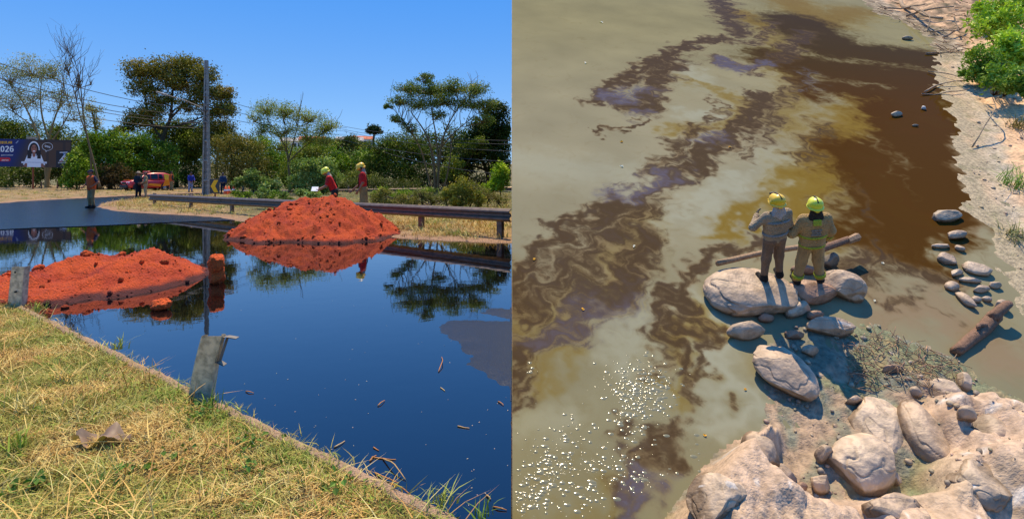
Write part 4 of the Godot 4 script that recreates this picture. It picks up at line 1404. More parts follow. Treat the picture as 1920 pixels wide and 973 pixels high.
func make_left_plants() -> void:
	var dark := [lin(61, 76, 24), lin(108, 125, 38), lin(148, 155, 56)]
	var mid := [lin(77, 102, 26), lin(132, 160, 41), lin(165, 185, 54)]
	var olive := [lin(96, 95, 35), lin(143, 136, 54), lin(167, 148, 66)]
	var pale := [lin(122, 127, 61), lin(172, 169, 84), lin(188, 174, 96)]
	var bright := [lin(108, 139, 29), lin(177, 204, 54), lin(200, 220, 73)]
	var blue := [lin(103, 125, 61), lin(165, 183, 98), lin(198, 208, 123)]
	var brown := [lin(104, 100, 36), lin(150, 142, 57), lin(168, 146, 67)]
	# trees with bare stems and thin crowns on the left
	plant("pale_tree", "pale-barked forked tree with a thin open crown behind the billboard", "tree", 66.0, [[[85, 358, 0.260], [87, 335, 0.223], [82, 300, 0.186], [72, 262, 0.149], [58, 225, 0.099], [40, 190, 0.056], [22, 165, 0.031]], [[87, 340, 0.186], [92, 300, 0.161], [90, 262, 0.124], [100, 225, 0.087], [112, 190, 0.056], [118, 150, 0.031]], [[80, 280, 0.124], [62, 240, 0.087], [30, 215, 0.056], [8, 200, 0.031]], [[90, 262, 0.124], [78, 220, 0.087], [74, 180, 0.056], [78, 140, 0.031]], [[92, 270, 0.099], [116, 235, 0.062], [132, 205, 0.037]]],
		[[20, 145, 34, 28, 26], [62, 130, 34, 26, 26], [100, 135, 30, 26, 22], [20, 195, 30, 24, 20], [60, 180, 34, 24, 20], [110, 185, 30, 26, 18], [-20, 170, 34, 34, 14], [135, 215, 22, 20, 10]], {"bark": lin(176, 152, 99), "colors": pale, "leaf": 0.18, "per": 62, "twiggy": true, "spread": 0.34, "twigs": 60, "twig_length": 2.6})
	plant("bare_tree", "tall bare tree with thin dead branches arching over, right of the billboard", "tree", 56.0, [[[186, 352, 0.110], [176, 310, 0.094], [163, 260, 0.077], [154, 210, 0.061], [150, 165, 0.044], [142, 125, 0.028], [128, 98, 0.017], [113, 110, 0.011]], [[170, 320, 0.083], [166, 270, 0.066], [148, 215, 0.050], [136, 165, 0.033], [122, 130, 0.022], [116, 150, 0.011]], [[154, 210, 0.044], [158, 165, 0.028], [168, 140, 0.019], [182, 122, 0.011]], [[150, 190, 0.039], [140, 140, 0.025], [130, 105, 0.017], [124, 92, 0.008]], [[148, 215, 0.033], [128, 195, 0.022], [118, 160, 0.011]]],
		[[128, 125, 14, 24, 16], [145, 150, 14, 26, 16], [170, 150, 10, 18, 6], [118, 165, 8, 20, 8]], {"bark": lin(132, 112, 75), "colors": pale, "leaf": 0.1, "per": 2, "twiggy": true, "twigs": 110, "twig_length": 2.4})
	plant("slender_tree", "slender tree with a small airy green crown behind the bare tree", "tree", 70.0, [[[186, 340, 0.2], [182, 280, 0.16], [176, 230, 0.1], [170, 205, 0.06]]], [[172, 205, 20, 20, 16], [182, 232, 18, 16, 12], [160, 225, 16, 20, 10]], {"bark": lin(150, 130, 84), "colors": pale, "leaf": 0.2, "per": 46, "spread": 0.3})
	plant("tall_tree", "tallest tree, spreading layered olive-brown crown behind the utility pole", "tree", 66.0, [[[310, 350, 0.315], [312, 300, 0.270], [304, 262, 0.225], [318, 222, 0.165], [322, 180, 0.105], [325, 150, 0.060]], [[304, 262, 0.180], [285, 235, 0.135], [275, 205, 0.090], [270, 175, 0.045]], [[318, 222, 0.150], [340, 200, 0.105], [362, 175, 0.075], [375, 160, 0.038]], [[316, 240, 0.150], [350, 230, 0.105], [390, 215, 0.060], [420, 208, 0.038]]],
		[[262, 135, 26, 19, 37], [300, 132, 30, 20, 45], [345, 124, 30, 18, 45], [385, 145, 24, 20, 35], [270, 165, 30, 18, 32], [330, 155, 34, 18, 42], [375, 178, 30, 19, 37], [415, 175, 20, 18, 25], [425, 205, 20, 15, 22], [392, 205, 26, 16, 27], [250, 222, 26, 20, 30], [285, 212, 26, 18, 27], [232, 240, 16, 13, 12], [300, 188, 24, 15, 20], [345, 196, 22, 13, 17]], {"bark": lin(88, 72, 44), "colors": brown, "leaf": 0.27, "per": 62, "flat": 0.7, "spread": 0.42, "twigs": 30})
	plant("feathery_tree", "slender tree with a light feathery yellow-green crown, left of the two red-shirted people", "tree", 46.0, [[[543, 362, 0.105], [541, 320, 0.091], [537, 285, 0.070], [520, 250, 0.042], [500, 225, 0.025]], [[540, 300, 0.070], [550, 265, 0.049], [558, 230, 0.032], [560, 205, 0.017]], [[539, 305, 0.063], [570, 275, 0.042], [605, 250, 0.028], [630, 238, 0.014]], [[537, 285, 0.049], [535, 245, 0.032], [528, 210, 0.017]]],
		[[500, 205, 26, 16, 24], [540, 208, 30, 18, 28], [580, 222, 30, 16, 26], [615, 240, 26, 13, 22], [490, 240, 24, 16, 20], [530, 245, 30, 16, 24], [575, 255, 30, 16, 24], [610, 265, 24, 10, 14], [520, 275, 26, 12, 12], [478, 222, 14, 14, 8]], {"bark": lin(137, 115, 72), "colors": [lin(120, 132, 56), lin(180, 185, 84), lin(205, 205, 100)], "leaf": 0.13, "per": 60, "flat": 0.7, "twiggy": true, "spread": 0.42, "twigs": 24, "twig_length": 1.5})
	plant("umbrella_tree", "large umbrella-shaped tree with many bare stems right of the two red-shirted people", "tree", 43.0, [[[815, 378, 0.120], [815, 330, 0.102], [808, 280, 0.078], [795, 245, 0.054], [770, 210, 0.030]], [[820, 378, 0.108], [822, 320, 0.090], [828, 270, 0.072], [842, 230, 0.048], [866, 195, 0.030], [890, 180, 0.018]], [[812, 372, 0.084], [800, 320, 0.066], [786, 275, 0.048], [762, 235, 0.030], [745, 215, 0.018]], [[822, 320, 0.072], [818, 260, 0.054], [810, 215, 0.036], [806, 180, 0.021]], [[828, 275, 0.060], [850, 250, 0.042], [880, 225, 0.024], [905, 205, 0.012]], [[824, 378, 0.072], [838, 330, 0.054], [845, 280, 0.036], [842, 240, 0.024]]],
		[[800, 148, 20, 10, 14], [765, 165, 26, 12, 22], [805, 170, 34, 13, 32], [850, 165, 34, 13, 32], [895, 170, 28, 13, 26], [750, 190, 22, 10, 16], [785, 195, 32, 11, 24], [835, 190, 36, 12, 30], [885, 195, 32, 12, 26], [915, 200, 20, 14, 14], [745, 225, 16, 9, 10], [765, 240, 18, 10, 10], [905, 225, 20, 10, 12], [728, 199, 10, 5, 5], [820, 215, 24, 8, 10]], {"bark": lin(150, 122, 81), "colors": [lin(97, 115, 49), lin(147, 160, 76), lin(182, 182, 96)], "leaf": 0.14, "per": 64, "flat": 0.6, "twiggy": true, "spread": 0.42, "twigs": 50, "twig_length": 2.0})
	plant("round_tree", "lone small round-crowned tree standing up on the far hillside", "tree", 120.0, [[[700, 285, 0.3], [700, 262, 0.25], [702, 246, 0.15]]], [[702, 243, 13, 9, 26], [693, 246, 8, 6, 10], [711, 246, 8, 6, 10]], {"bark": lin(60, 52, 35), "colors": [lin(40, 56, 27), lin(66, 84, 41)], "leaf": 0.5, "per": 40, "spread": 0.35})
	# the dense belt behind the road, each tree of it
	var belt := [
		["dense dark tree behind the left end of the billboard", 74.0, [[20, 350, 0.2], [20, 300, 0.12]], [[5, 245, 34, 28, 40], [45, 250, 34, 26, 36], [-30, 260, 40, 40, 30], [20, 300, 50, 34, 50]], dark, 0.3],
		["dark bushy tree below and behind the billboard's right end", 70.0, [[110, 350, 0.2], [110, 300, 0.12]], [[100, 255, 34, 26, 34], [80, 320, 50, 30, 50], [130, 300, 34, 40, 44], [20, 335, 50, 22, 40]], dark, 0.3],
		["bright green rounded tree right of the bare tree", 60.0, [[205, 355, 0.2], [205, 300, 0.12]], [[190, 262, 32, 20, 44], [222, 275, 30, 26, 46], [175, 285, 28, 30, 40], [205, 310, 44, 30, 60], [235, 310, 26, 30, 36]], mid, 0.26],
		["leafy light green shrub at the foot of the bare tree", 57.0, [], [[142, 300, 18, 16, 26], [150, 325, 24, 22, 40], [135, 340, 20, 16, 22]], mid, 0.24],
		["brownish dry bush left of the red car", 58.0, [], [[215, 330, 26, 22, 36], [190, 345, 24, 14, 24], [235, 335, 18, 20, 22]], [lin(72, 58, 30), lin(106, 86, 46), lin(90, 96, 36)], 0.2],
		["mid green tree behind the red car with drooping leafy boughs", 62.0, [[280, 358, 0.22], [278, 310, 0.14]], [[262, 272, 30, 22, 40], [295, 290, 32, 26, 46], [265, 315, 34, 26, 48], [300, 325, 30, 26, 40]], mid, 0.26],
		["deep green tree filling the gap under the tallest tree's crown", 70.0, [[330, 355, 0.25], [330, 300, 0.15]], [[300, 250, 40, 24, 46], [345, 245, 36, 24, 44], [330, 280, 50, 28, 60], [365, 270, 30, 30, 40], [345, 325, 44, 34, 60]], dark, 0.3],
		["yellow-green tree directly right of the utility pole", 68.0, [[405, 355, 0.22], [405, 300, 0.12]], [[405, 240, 34, 18, 40], [425, 250, 24, 16, 24], [385, 262, 28, 22, 34], [420, 275, 34, 20, 36]], [lin(86, 92, 32), lin(122, 128, 46), lin(110, 104, 44)], 0.26],
		["dull brown-olive bushy tree with fine twigs right of the arrow sign", 60.0, [[432, 358, 0.18], [436, 318, 0.13], [430, 280, 0.08]], [[430, 270, 34, 22, 46], [465, 280, 34, 26, 46], [445, 300, 44, 28, 56], [480, 310, 24, 30, 34], [420, 330, 36, 26, 40], [470, 338, 26, 18, 26]], olive, 0.18],
		["low bright bush with broad leaves beside the dark blue figure", 46.0, [], [[468, 330, 14, 16, 20], [480, 345, 20, 14, 26], [505, 348, 20, 14, 26], [448, 342, 12, 10, 12]], blue, 0.2],
		["green tree behind the feathery tree's left side", 72.0, [[500, 350, 0.2], [500, 310, 0.12]], [[490, 275, 28, 18, 30], [515, 300, 34, 26, 44], [500, 325, 40, 22, 44]], mid, 0.28],
		["yellowish bush behind the feathery tree's trunk", 56.0, [], [[565, 300, 34, 18, 40], [590, 285, 30, 12, 26], [560, 325, 36, 20, 40], [535, 340, 20, 16, 20]], [lin(96, 108, 28), lin(138, 146, 46), lin(150, 156, 56)], 0.2],
		["large grey-green shrub with pale leaves left of the bending person", 42.0, [], [[575, 310, 28, 14, 36], [600, 312, 26, 18, 44], [585, 335, 34, 18, 50], [560, 345, 24, 14, 26], [620, 335, 20, 18, 26], [605, 352, 24, 12, 22]], blue, 0.17],
		["row-like mound of far trees below the horizon in the middle", 95.0, [], [[630, 275, 34, 12, 40], [660, 268, 26, 10, 30], [600, 268, 30, 8, 24], [650, 295, 40, 18, 40]], [lin(78, 88, 38), lin(116, 118, 56), lin(130, 120, 64)], 0.36],
		["far olive tree on the hillside left of the lone round tree", 110.0, [], [[655, 266, 16, 8, 20], [675, 274, 20, 10, 24], [630, 268, 22, 6, 18], [590, 272, 20, 6, 14]], [lin(84, 92, 44), lin(112, 116, 57)], 0.4],
		["dense dark tree with glossy leaves behind the two red-shirted people", 58.0, [[750, 360, 0.22], [750, 320, 0.14]], [[720, 280, 34, 22, 46], [760, 272, 38, 20, 50], [790, 290, 28, 28, 40], [745, 310, 50, 28, 66], [700, 315, 28, 28, 40], [775, 335, 40, 24, 46]], dark, 0.22],
		["low dark bush between the far rail and the dense glossy tree", 52.0, [], [[710, 345, 34, 12, 40], [760, 348, 34, 12, 36], [660, 345, 26, 12, 30]], [lin(78, 88, 36), lin(118, 124, 56)], 0.16],
		["dark tall tree at the right edge with dense heavy crown", 52.0, [[918, 360, 0.2], [912, 320, 0.16], [895, 285, 0.1]], [[935, 215, 30, 24, 46], [905, 245, 34, 22, 46], [940, 255, 30, 26, 46], [880, 265, 30, 18, 36], [920, 285, 40, 22, 54], [870, 300, 34, 24, 44], [940, 310, 24, 24, 36]], [lin(42, 58, 19), lin(70, 88, 30), lin(96, 108, 38)], 0.24],
		["leaning tree with long bare pale forked trunks under the dark crown", 50.0, [[872, 362, 0.12], [865, 330, 0.1], [885, 290, 0.06], [900, 262, 0.03]], [[885, 275, 30, 16, 26], [850, 320, 30, 26, 36]], dark, 0.22],
		["shadowy thicket behind the umbrella tree's stems", 60.0, [], [[830, 290, 40, 24, 40], [820, 330, 44, 28, 50], [870, 340, 44, 22, 50], [930, 340, 34, 22, 36]], [lin(38, 46, 17), lin(62, 72, 27)], 0.24],
		["yellow-flowered weedy shrub just behind the rail at right", 22.0, [], [[850, 362, 18, 14, 30], [868, 350, 20, 18, 40], [885, 368, 20, 14, 34], [860, 378, 26, 10, 36], [835, 366, 12, 12, 18], [900, 376, 18, 10, 20]], [lin(112, 122, 49), lin(158, 162, 73), lin(186, 170, 56)], 0.075],
		["dry twiggy shrub behind the rail, right of the yellow-flowered one", 26.0, [], [[915, 368, 18, 14, 26], [935, 374, 18, 12, 24], [900, 360, 14, 16, 20]], [lin(120, 112, 65), lin(152, 146, 86)], 0.06],
		["fresh light green bush at the right edge behind the rail", 34.0, [], [[940, 330, 16, 24, 40], [925, 350, 18, 14, 26]], bright, 0.14],
		["far dark tree behind the billboard", 88.0, [], [[20, 285, 50, 26, 40], [-40, 290, 50, 26, 30]], dark, 0.36],
		["far dark tree seen between the bare tree and the red car", 90.0, [], [[150, 280, 46, 26, 40], [215, 285, 46, 30, 44]], dark, 0.36],
		["far tree behind the red car and the tallest tree's foot", 92.0, [], [[290, 280, 46, 30, 44], [350, 285, 46, 34, 44]], dark, 0.36],
		["far dull tree behind the arrow sign", 94.0, [], [[420, 290, 46, 34, 44], [480, 292, 44, 34, 44]], olive, 0.36],
		["far green tree behind the large grey-green shrub", 90.0, [], [[550, 290, 44, 26, 44], [610, 295, 44, 26, 44]], mid, 0.36],
		["far dark tree behind the yellow-helmeted person", 86.0, [], [[680, 300, 44, 30, 44], [735, 285, 44, 28, 44]], dark, 0.36],
		["far dark tree behind the umbrella tree", 84.0, [], [[800, 275, 46, 28, 44], [860, 270, 46, 34, 44]], dark, 0.36],
		["far dark tree closing the view at the right edge", 80.0, [], [[920, 270, 40, 40, 50]], dark, 0.36],
		["low green bush behind the rail, right of the cones", 30.0, [], [[455, 366, 20, 9, 18], [500, 368, 24, 9, 20], [540, 372, 20, 7, 14]], mid, 0.1],
		["low green bush before the far rail, right of the yellow-helmeted person", 34.0, [], [[715, 362, 26, 9, 22], [760, 366, 26, 9, 22], [805, 362, 22, 9, 18]], mid, 0.1],
		["low dull bush behind the rail near the right edge", 30.0, [], [[870, 384, 24, 8, 18], [915, 388, 24, 8, 18], [945, 386, 16, 10, 14]], olive, 0.09],
		["low weeds along the verge just right of the yellow-helmeted person", 24.0, [], [[705, 374, 18, 10, 18], [735, 378, 22, 10, 22], [760, 372, 20, 8, 18], [720, 362, 18, 8, 14]], [lin(118, 116, 52), lin(162, 154, 78)], 0.07],
		["grey-green weeds between the branch heap and the yellow-flowered shrub", 25.0, [], [[790, 366, 22, 10, 20], [812, 376, 18, 10, 18], [775, 382, 22, 6, 16]], [lin(96, 100, 49), lin(140, 140, 72)], 0.07],
		["dense green bush below the lone round tree", 64.0, [], [[690, 300, 30, 20, 40], [655, 315, 34, 20, 40], [640, 300, 26, 16, 30]], mid, 0.26],
		["olive bush behind the yellow-helmeted person", 54.0, [], [[665, 335, 24, 16, 30], [690, 340, 22, 16, 26], [640, 345, 20, 14, 20]], [lin(104, 112, 43), lin(150, 152, 67)], 0.17],
		["small bright leafy plant below the bending person, behind the rail", 24.0, [], [[560, 362, 16, 5, 14], [590, 364, 18, 5, 16], [530, 366, 14, 4, 10], [490, 362, 16, 8, 16]], blue, 0.09],
	]
	for e in belt:
		var is_tree: bool = e[2].size() > 0
		plant("broadleaf_tree" if is_tree else "shrub", e[0], "tree" if is_tree else "shrub", e[1], [e[2]] if is_tree else [], e[3], {"colors": e[4], "leaf": e[5], "per": 56 if e[1] > 30 else 44, "flat": 0.8, "spread": 0.3, "bark": lin(96, 80, 51), "group": "trees and shrubs along the road"})
	# houses on the hillside
	var hs := [[585, 270, 150.0, 6.0, "tile_roof", "low white house with an orange tiled roof far off on the left of the hill"], [655, 270, 165.0, 7.0, "grey_roof", "grey-roofed house on the far hillside left of the lone round tree"], [680, 266, 175.0, 6.0, "tile_roof", "small house with a reddish roof just left of the lone round tree"], [548, 271, 160.0, 6.0, "grey_roof", "pale house glimpsed through the feathery tree's crown"]]
	for e in hs:
		var p := at_px(e[0], e[1] + 8.0, e[2])
		var h := thing("hillside_house", e[5], "house", at(p, 0.3), "houses on the far hillside")
		var w: float = e[3]
		var mb := MB.new()
		box(mb, Transform3D(Basis(), Vector3(0, -1.5, 0)), Vector3(w, 7.0, w * 0.7), 0.05)
		obj("wall", mb.done(false), M.plaster, h)
		mb = MB.new()
		prism(mb, Transform3D(Basis(Vector3.UP, PI / 2), Vector3(0, 2.02, 0)), PackedVector2Array([Vector2(-w * 0.42, 0), Vector2(w * 0.42, 0), Vector2(0, w * 0.17)]), w * 1.08)
		obj("roof", mb.done(false), M[e[4]], h)
		for x in [-0.28, 0.1, 0.32]:
			mb = MB.new()
			box(mb, Transform3D(Basis(), Vector3(x * w, 0.9, w * 0.352)), Vector3(0.9, 1.0, 0.06), 0.01)
			obj("window", mb.done(false), M.dark_glass, h)
	# cut branches lying behind the rail
	rng.seed = 55
	var p0 := at_px(795, 378, 27.0)
	p0.y = 0.05
	var pile := thing("branch_pile", "heap of cut grey branches lying behind the guard rail by the umbrella tree", "branch pile", at(p0))
	for i in 26:
		var mb := MB.new()
		var a := rng.randf() * TAU
		var q := Vector3(rng.randfn() * 0.9, rng.randf() * 0.3, rng.randfn() * 0.5)
		var l := rng.randf_range(0.6, 2.2)
		limb(mb, q, q + Vector3(cos(a) * l, rng.randf_range(0.0, 0.5), sin(a) * l * 0.6), 0.035, 0.012, 0.08, jit(lin(112, 100, 86), 0.25), 5, 5)
		obj("branch", mb.done(), M.bark, pile)

# ---------------------------------------------------------------- grass
func tuft_mesh(blades: int, h: float, lean: float, width: float, seed_: int, spread := 0.05) -> ArrayMesh:
	var g := RandomNumberGenerator.new()
	g.seed = seed_
	var mb := MB.new()
	for b in blades:
		var a := g.randf() * TAU
		var l := lean * g.randf_range(0.2, 1.5)
		var hh := h * g.randf_range(0.5, 1.2)
		var dir := Vector3(cos(a), 0, sin(a))
		var side := Vector3(-sin(a), 0, cos(a)) * width * g.randf_range(0.6, 1.2)
		var foot := Vector3(g.randfn() * spread, -0.01, g.randfn() * spread)
		var k := mb.v.size()
		var c := g.randf_range(0.75, 1.2)
		var col := Color(c, c, c)
		for s in 3:
			var t := s / 3.0
			var p := foot + dir * l * hh * t * t * 1.2 + Vector3.UP * hh * (t - 0.25 * l * t * t)
			mb.vert(p - side * (1.0 - t * 0.5), col)
			mb.vert(p + side * (1.0 - t * 0.5), col)
		mb.vert(foot + dir * l * hh * 1.2 + Vector3.UP * hh * (1.0 - 0.25 * l), col)
		mb.quad(k, k + 1, k + 3, k + 2)
		mb.quad(k + 2, k + 3, k + 5, k + 4)
		mb.tri(k + 4, k + 5, k + 6)
	return mb.done(false)

func scatter(called: String, mesh: Mesh, places: Array, colors: Array) -> void:
	var mm := MultiMesh.new()
	mm.transform_format = MultiMesh.TRANSFORM_3D
	mm.use_colors = true
	mm.mesh = mesh
	mm.instance_count = places.size()
	for i in places.size():
		mm.set_instance_transform(i, places[i])
		mm.set_instance_color(i, colors[i])
	var o := MultiMeshInstance3D.new()
	o.name = numbered(called)
	o.multimesh = mm
	o.material_override = M.blade
	add_child(o)
	stuff(o)

func random_tuft(p: Vector3, s: float) -> Transform3D:
	var b := Basis(Vector3.UP, rng.randf() * TAU) * Basis(Vector3.RIGHT, rng.randfn() * 0.25)
	return Transform3D(b.scaled(Vector3(s, s * rng.randf_range(0.7, 1.2), s)), p)

func make_grass() -> void:
	rng.seed = 77
	var straw := [lin(222, 192, 116), lin(200, 166, 90), lin(176, 138, 76), lin(212, 196, 124)]
	var green := [lin(134, 156, 54), lin(108, 138, 44), lin(166, 176, 76)]
	var sets := [["dry_grass", tuft_mesh(16, 0.045, 1.6, 0.0022, 1, 0.04), 15000, 0], ["dry_grass", tuft_mesh(12, 0.06, 1.1, 0.0022, 2, 0.045), 8000, 0], ["green_grass", tuft_mesh(12, 0.05, 1.0, 0.0026, 3, 0.035), 9000, 1], ["long_dry_grass", tuft_mesh(9, 0.15, 0.9, 0.003, 4, 0.05), 1300, 2]]
	for s in sets:
		var places := []
		var colors := []
		for i in s[2]:
			var along := rng.randf_range(-0.3, 9.5)
			var side := 0.058 + 3.4 * pow(rng.randf(), 1.15)
			var q := KA + kdir * along + kside * side
			if q.x > 0.3 or q.z > -1.6: continue
			var n := noise.get_noise_2d(q.x * 45.0, q.z * 45.0)
			if q.z > -2.3 and q.x > -1.4: continue
			var near_kerb := smoothstep(0.5, 0.12, side)
			if s[3] == 1 and rng.randf() > clampf(0.55 + n * 2.4 + near_kerb * 0.8, 0.1, 1.0): continue
			if s[3] == 0 and rng.randf() < near_kerb * 0.5: continue
			if s[3] == 2 and (n < 0.02 or side < 0.6) and rng.randf() < 0.85: continue
			q.y = bank_height(q)
			places.append(random_tuft(q, rng.randf_range(0.7, 1.3)))
			var c: Color = straw[rng.randi() % 4] if s[3] != 1 else green[rng.randi() % 3]
			if s[3] == 0 and n > 0.02: c = c.lerp(green[1], 0.5)
			colors.append(jit(c, 0.2))
		scatter(s[0], s[1], places, colors)
	# the verge round the rail and beyond
	var vs := [["verge_straw", tuft_mesh(12, 0.16, 1.0, 0.006, 11, 0.1), 15000, 0], ["verge_green_grass", tuft_mesh(12, 0.18, 0.7, 0.007, 12, 0.1), 9000, 1]]
	for s in vs:
		var places := []
		var colors := []
		for i in s[2]:
			var z := -12.2 - 44.0 * pow(rng.randf(), 1.6)
			var x := -0.1 + z * rng.randf() * 0.95
			var p := Vector2(x, z)
			var near := minf(edge_distance(p, road), edge_distance(p, pool))
			if near < 0.12: continue
			if rng.randf() > smoothstep(0.0, 1.2, near) + 0.1: continue
			var n := noise.get_noise_2d(x * 30.0, z * 30.0)
			if s[3] == 1 and rng.randf() > clampf(0.25 + n * 2.4, 0.03, 1.0): continue
			if x < z * 0.64 - 2.0 and rng.randf() < 0.6: continue
			if s[3] == 0 and z < -20.0 and x > z * 0.5 and rng.randf() < 0.8: continue
			places.append(random_tuft(Vector3(x, ground_height(x, z), z), rng.randf_range(0.6, 1.25)))
			colors.append(jit(straw[rng.randi() % 4] if s[3] == 0 else green[rng.randi() % 3], 0.2))
		scatter(s[0], s[1], places, colors)
	# single tufts and plants one can point to
	var singles := [[396, 780, 0.14, 12, green[0], "bright green grass tuft at the foot of the bent post"], [830, 962, 0.11, 16, green[2], "tall green blades at the kerb in the bottom middle of the road half"], [905, 985, 0.1, 9, green[1], "few upright green blades nearest the seam at the bottom"], [120, 738, 0.16, 18, straw[0], "tuft of long pale straw in the middle of the bank's left side"], [40, 800, 0.15, 20, straw[3], "bleached straw clump at the left side of the bank"], [218, 663, 0.13, 14, green[2], "green and white bladed tuft overhanging the kerb behind the straw"], [30, 880, 0.14, 16, green[0], "green blades at the lower left of the bank"], [70, 590, 0.13, 18, green[2], "light grass tuft in front of the short leaning steel post"]]
	for e in singles:
		var q := ground_px(e[0], e[1])
		if q.z > -2.45: q.z = -2.45
		q.y = bank_height(q) if (q - KA).dot(kside) > 0.1 else 0.04
		var mb := tuft_mesh(e[3] * 2, e[2], 0.7, 0.0045, int(e[0]), 0.035)
		var m := StandardMaterial3D.new()
		m.albedo_color = e[4].linear_to_srgb()
		m.vertex_color_use_as_albedo = true
		m.backlight_enabled = true
		m.backlight = Color(0.4, 0.4, 0.25)
		tag(obj("grass_tuft", mb, m, self, at(q)), e[5], "grass tuft", "single grass tufts on the bank")
	var weeds := [[370, 800, 18, "round-leaved weed in the shade below the bent post"], [450, 860, 16, "round-leaved green weed right of the post's shadow"], [520, 830, 20, "leafy weed close to the kerb in the middle of the bank"], [475, 905, 14, "small weed with dark leaves low on the bank"], [330, 880, 13, "small heart-leaved weed among straw, left of the middle"], [205, 930, 18, "dark leafy weed near the bottom of the bank"], [45, 950, 26, "bushy green weed in the bottom left corner"], [630, 935, 14, "small weed beside the kerb towards the bottom"], [500, 745, 12, "tiny weed growing over the kerb right of the post"], [260, 905, 12, "flat weed between dry stalks"]]
	for e in weeds:
		var q := ground_px(e[0], e[1])
		if (q - KA).dot(kside) < 0.16:
			q += kside * (0.16 - (q - KA).dot(kside))
		q.y = bank_height(q)
		var t := thing("weed", e[3], "weed", at(q), "leafy weeds on the bank")
		var mb := MB.new()
		for i in e[2]:
			var p := Vector3(rng.randfn() * 0.05, rng.randf_range(0.015, 0.06), rng.randfn() * 0.05)
			leaf(mb, p, rng.randf_range(0.025, 0.045), rng.randf_range(0.02, 0.034), jit(lin(96, 128, 50), 0.3), 1.2)
		obj("leaves", mb.done(false), M.leaf, t)
		mb = MB.new()
		for i in 5:
			tube(mb, [Vector3(rng.randfn() * 0.02, -0.01, rng.randfn() * 0.02), Vector3(rng.randfn() * 0.045, 0.05, rng.randfn() * 0.045)], [0.0016, 0.001], 4, lin(110, 120, 60))
		obj("stems", mb.done(false), M.leaf, t)
	# a dead crumpled leaf and dry stalks on the bank
	var q := ground_px(190, 858)
	q.y = bank_height(q) + 0.02
	var mb := MB.new()
	sheet(mb, 14, 8, func(i, j):
		var u: float = i / 14.0 - 0.5
		var v: float = j / 8.0 - 0.5
		var w := 0.09 * (1.0 - 2.6 * u * u) * (0.6 + 0.4 * absf(sin(u * 9.0)))
		return [Vector3(u * 0.26, 0.03 * sin(u * 11.0) + absf(v) * 0.07 + noise2.get_noise_2d(u * 900.0, v * 900.0) * 0.012, v * w * 2.0), jit(lin(150, 128, 108), 0.12)])
	tag(obj("dead_leaf", mb.done(), M.leaf, self, at(q, 0.25)), "large crumpled grey-brown dead leaf lying on the dry bank", "dead leaf")
	var stalks := [[130, 830, 250, 845, "long dry stalk across the bank behind the dead leaf"], [215, 880, 245, 925, "pale dry stalk slanting below the dead leaf"], [110, 880, 260, 865, "yellow dry stalk beside the dead leaf"], [120, 973, 170, 930, "dry stalk near the bottom left of the bank"], [430, 810, 480, 850, "thin dry stalk right of the bent post"], [560, 900, 575, 965, "dry upright stalk close to the kerb"]]
	for e in stalks:
		var a := ground_px(e[0], e[1])
		var b := ground_px(e[2], e[3])
		a.y = bank_height(a) + 0.04
		b.y = bank_height(b) + 0.05
		mb = MB.new()
		limb(mb, Vector3.ZERO, b - a, 0.0032, 0.002, 0.04, jit(lin(204, 172, 100), 0.1), 6, 5)
		tag(obj("dry_stalk", mb.done(), M.blade, self, at(a)), e[4], "dry stalk", "dry stalks on the bank")
	# bits that float on the black liquid
	var bits := [[822, 698, 828, 670, "upright-looking straw floating farthest out, near the asphalt patch"], [708, 762, 721, 752, "short orange leaf blade floating in the open middle"], [626, 840, 646, 828, "curved brown blade floating near the kerb"], [697, 858, 742, 863, "pale flat straw lying across others in the floating cluster"], [718, 862, 760, 901, "longest pale straw of the floating cluster"], [703, 888, 748, 908, "thin straw at the near side of the floating cluster"], [730, 908, 772, 932, "dark stalk nearest the kerb below the cluster"], [858, 800, 880, 804, "thin pale sliver floating right of the middle"], [826, 728, 834, 734, "tiny yellow leaf below the upright straw"], [934, 754, 944, 761, "small pale sliver near the right of the pool"], [912, 930, 920, 938, "yellow chip floating at the bottom right of the pool"], [925, 952, 950, 958, "pale flat fleck at the bottom right corner of the pool"], [460, 735, 475, 738, "white sliver right of the bent post"], [693, 866, 705, 855, "looped dry blade at the left of the floating cluster"], [700, 840, 710, 846, "small brown leaf behind the floating cluster"]]
	for e in bits:
		var a := ground_px(e[0], e[1])
		var b := ground_px(e[2], e[3])
		mb = MB.new()
		limb(mb, Vector3.ZERO, b - a, 0.0042, 0.0022, 0.05, jit([lin(206, 178, 120), lin(190, 132, 74), lin(196, 160, 104)][rng.randi() % 3], 0.1), 6, 5)
		tag(obj("floating_straw", mb.done(), M.blade, self, at(a + Vector3(0, 0.004, 0))), e[4], "straw", "plant bits floating on the pool")
	mb = MB.new()                                                    # specks of husk and dust on the liquid
	for i in 80:
		var p := ground_px(rng.randf_range(430, 955), rng.randf_range(560, 968))
		if edge_distance(Vector2(p.x, p.z), pool) > -0.05: continue
		leaf(mb, p + Vector3(0, 0.002, 0), rng.randf_range(0.004, 0.014), rng.randf_range(0.003, 0.007), jit(lin(206, 190, 160), 0.3), 6.0)
	stuff(obj("floating_specks", mb.done(false), M.blade))
	# small stones and litter on the dirt edges
	mb = MB.new()
	for i in 240:
		var z := rng.randf_range(-14.0, -60.0)
		var x := -0.1 + z * rng.randf() * 0.95
		var p := Vector2(x, z)
		var near := minf(edge_distance(p, road), edge_distance(p, pool))
		if near < 0.05 or near > 1.6: continue
		var r := 0.02 + 0.05 * pow(rng.randf(), 3.0)
		stone(mb, Transform3D(Basis(Vector3.UP, rng.randf() * 6.0), Vector3(x, ground_height(x, z) + r * 0.3, z)), Vector3(r, r * 0.6, r), 2, i, 0.2, jit(lin(176, 158, 136), 0.25))
	stuff(obj("gravel", mb.done(), M.rock))

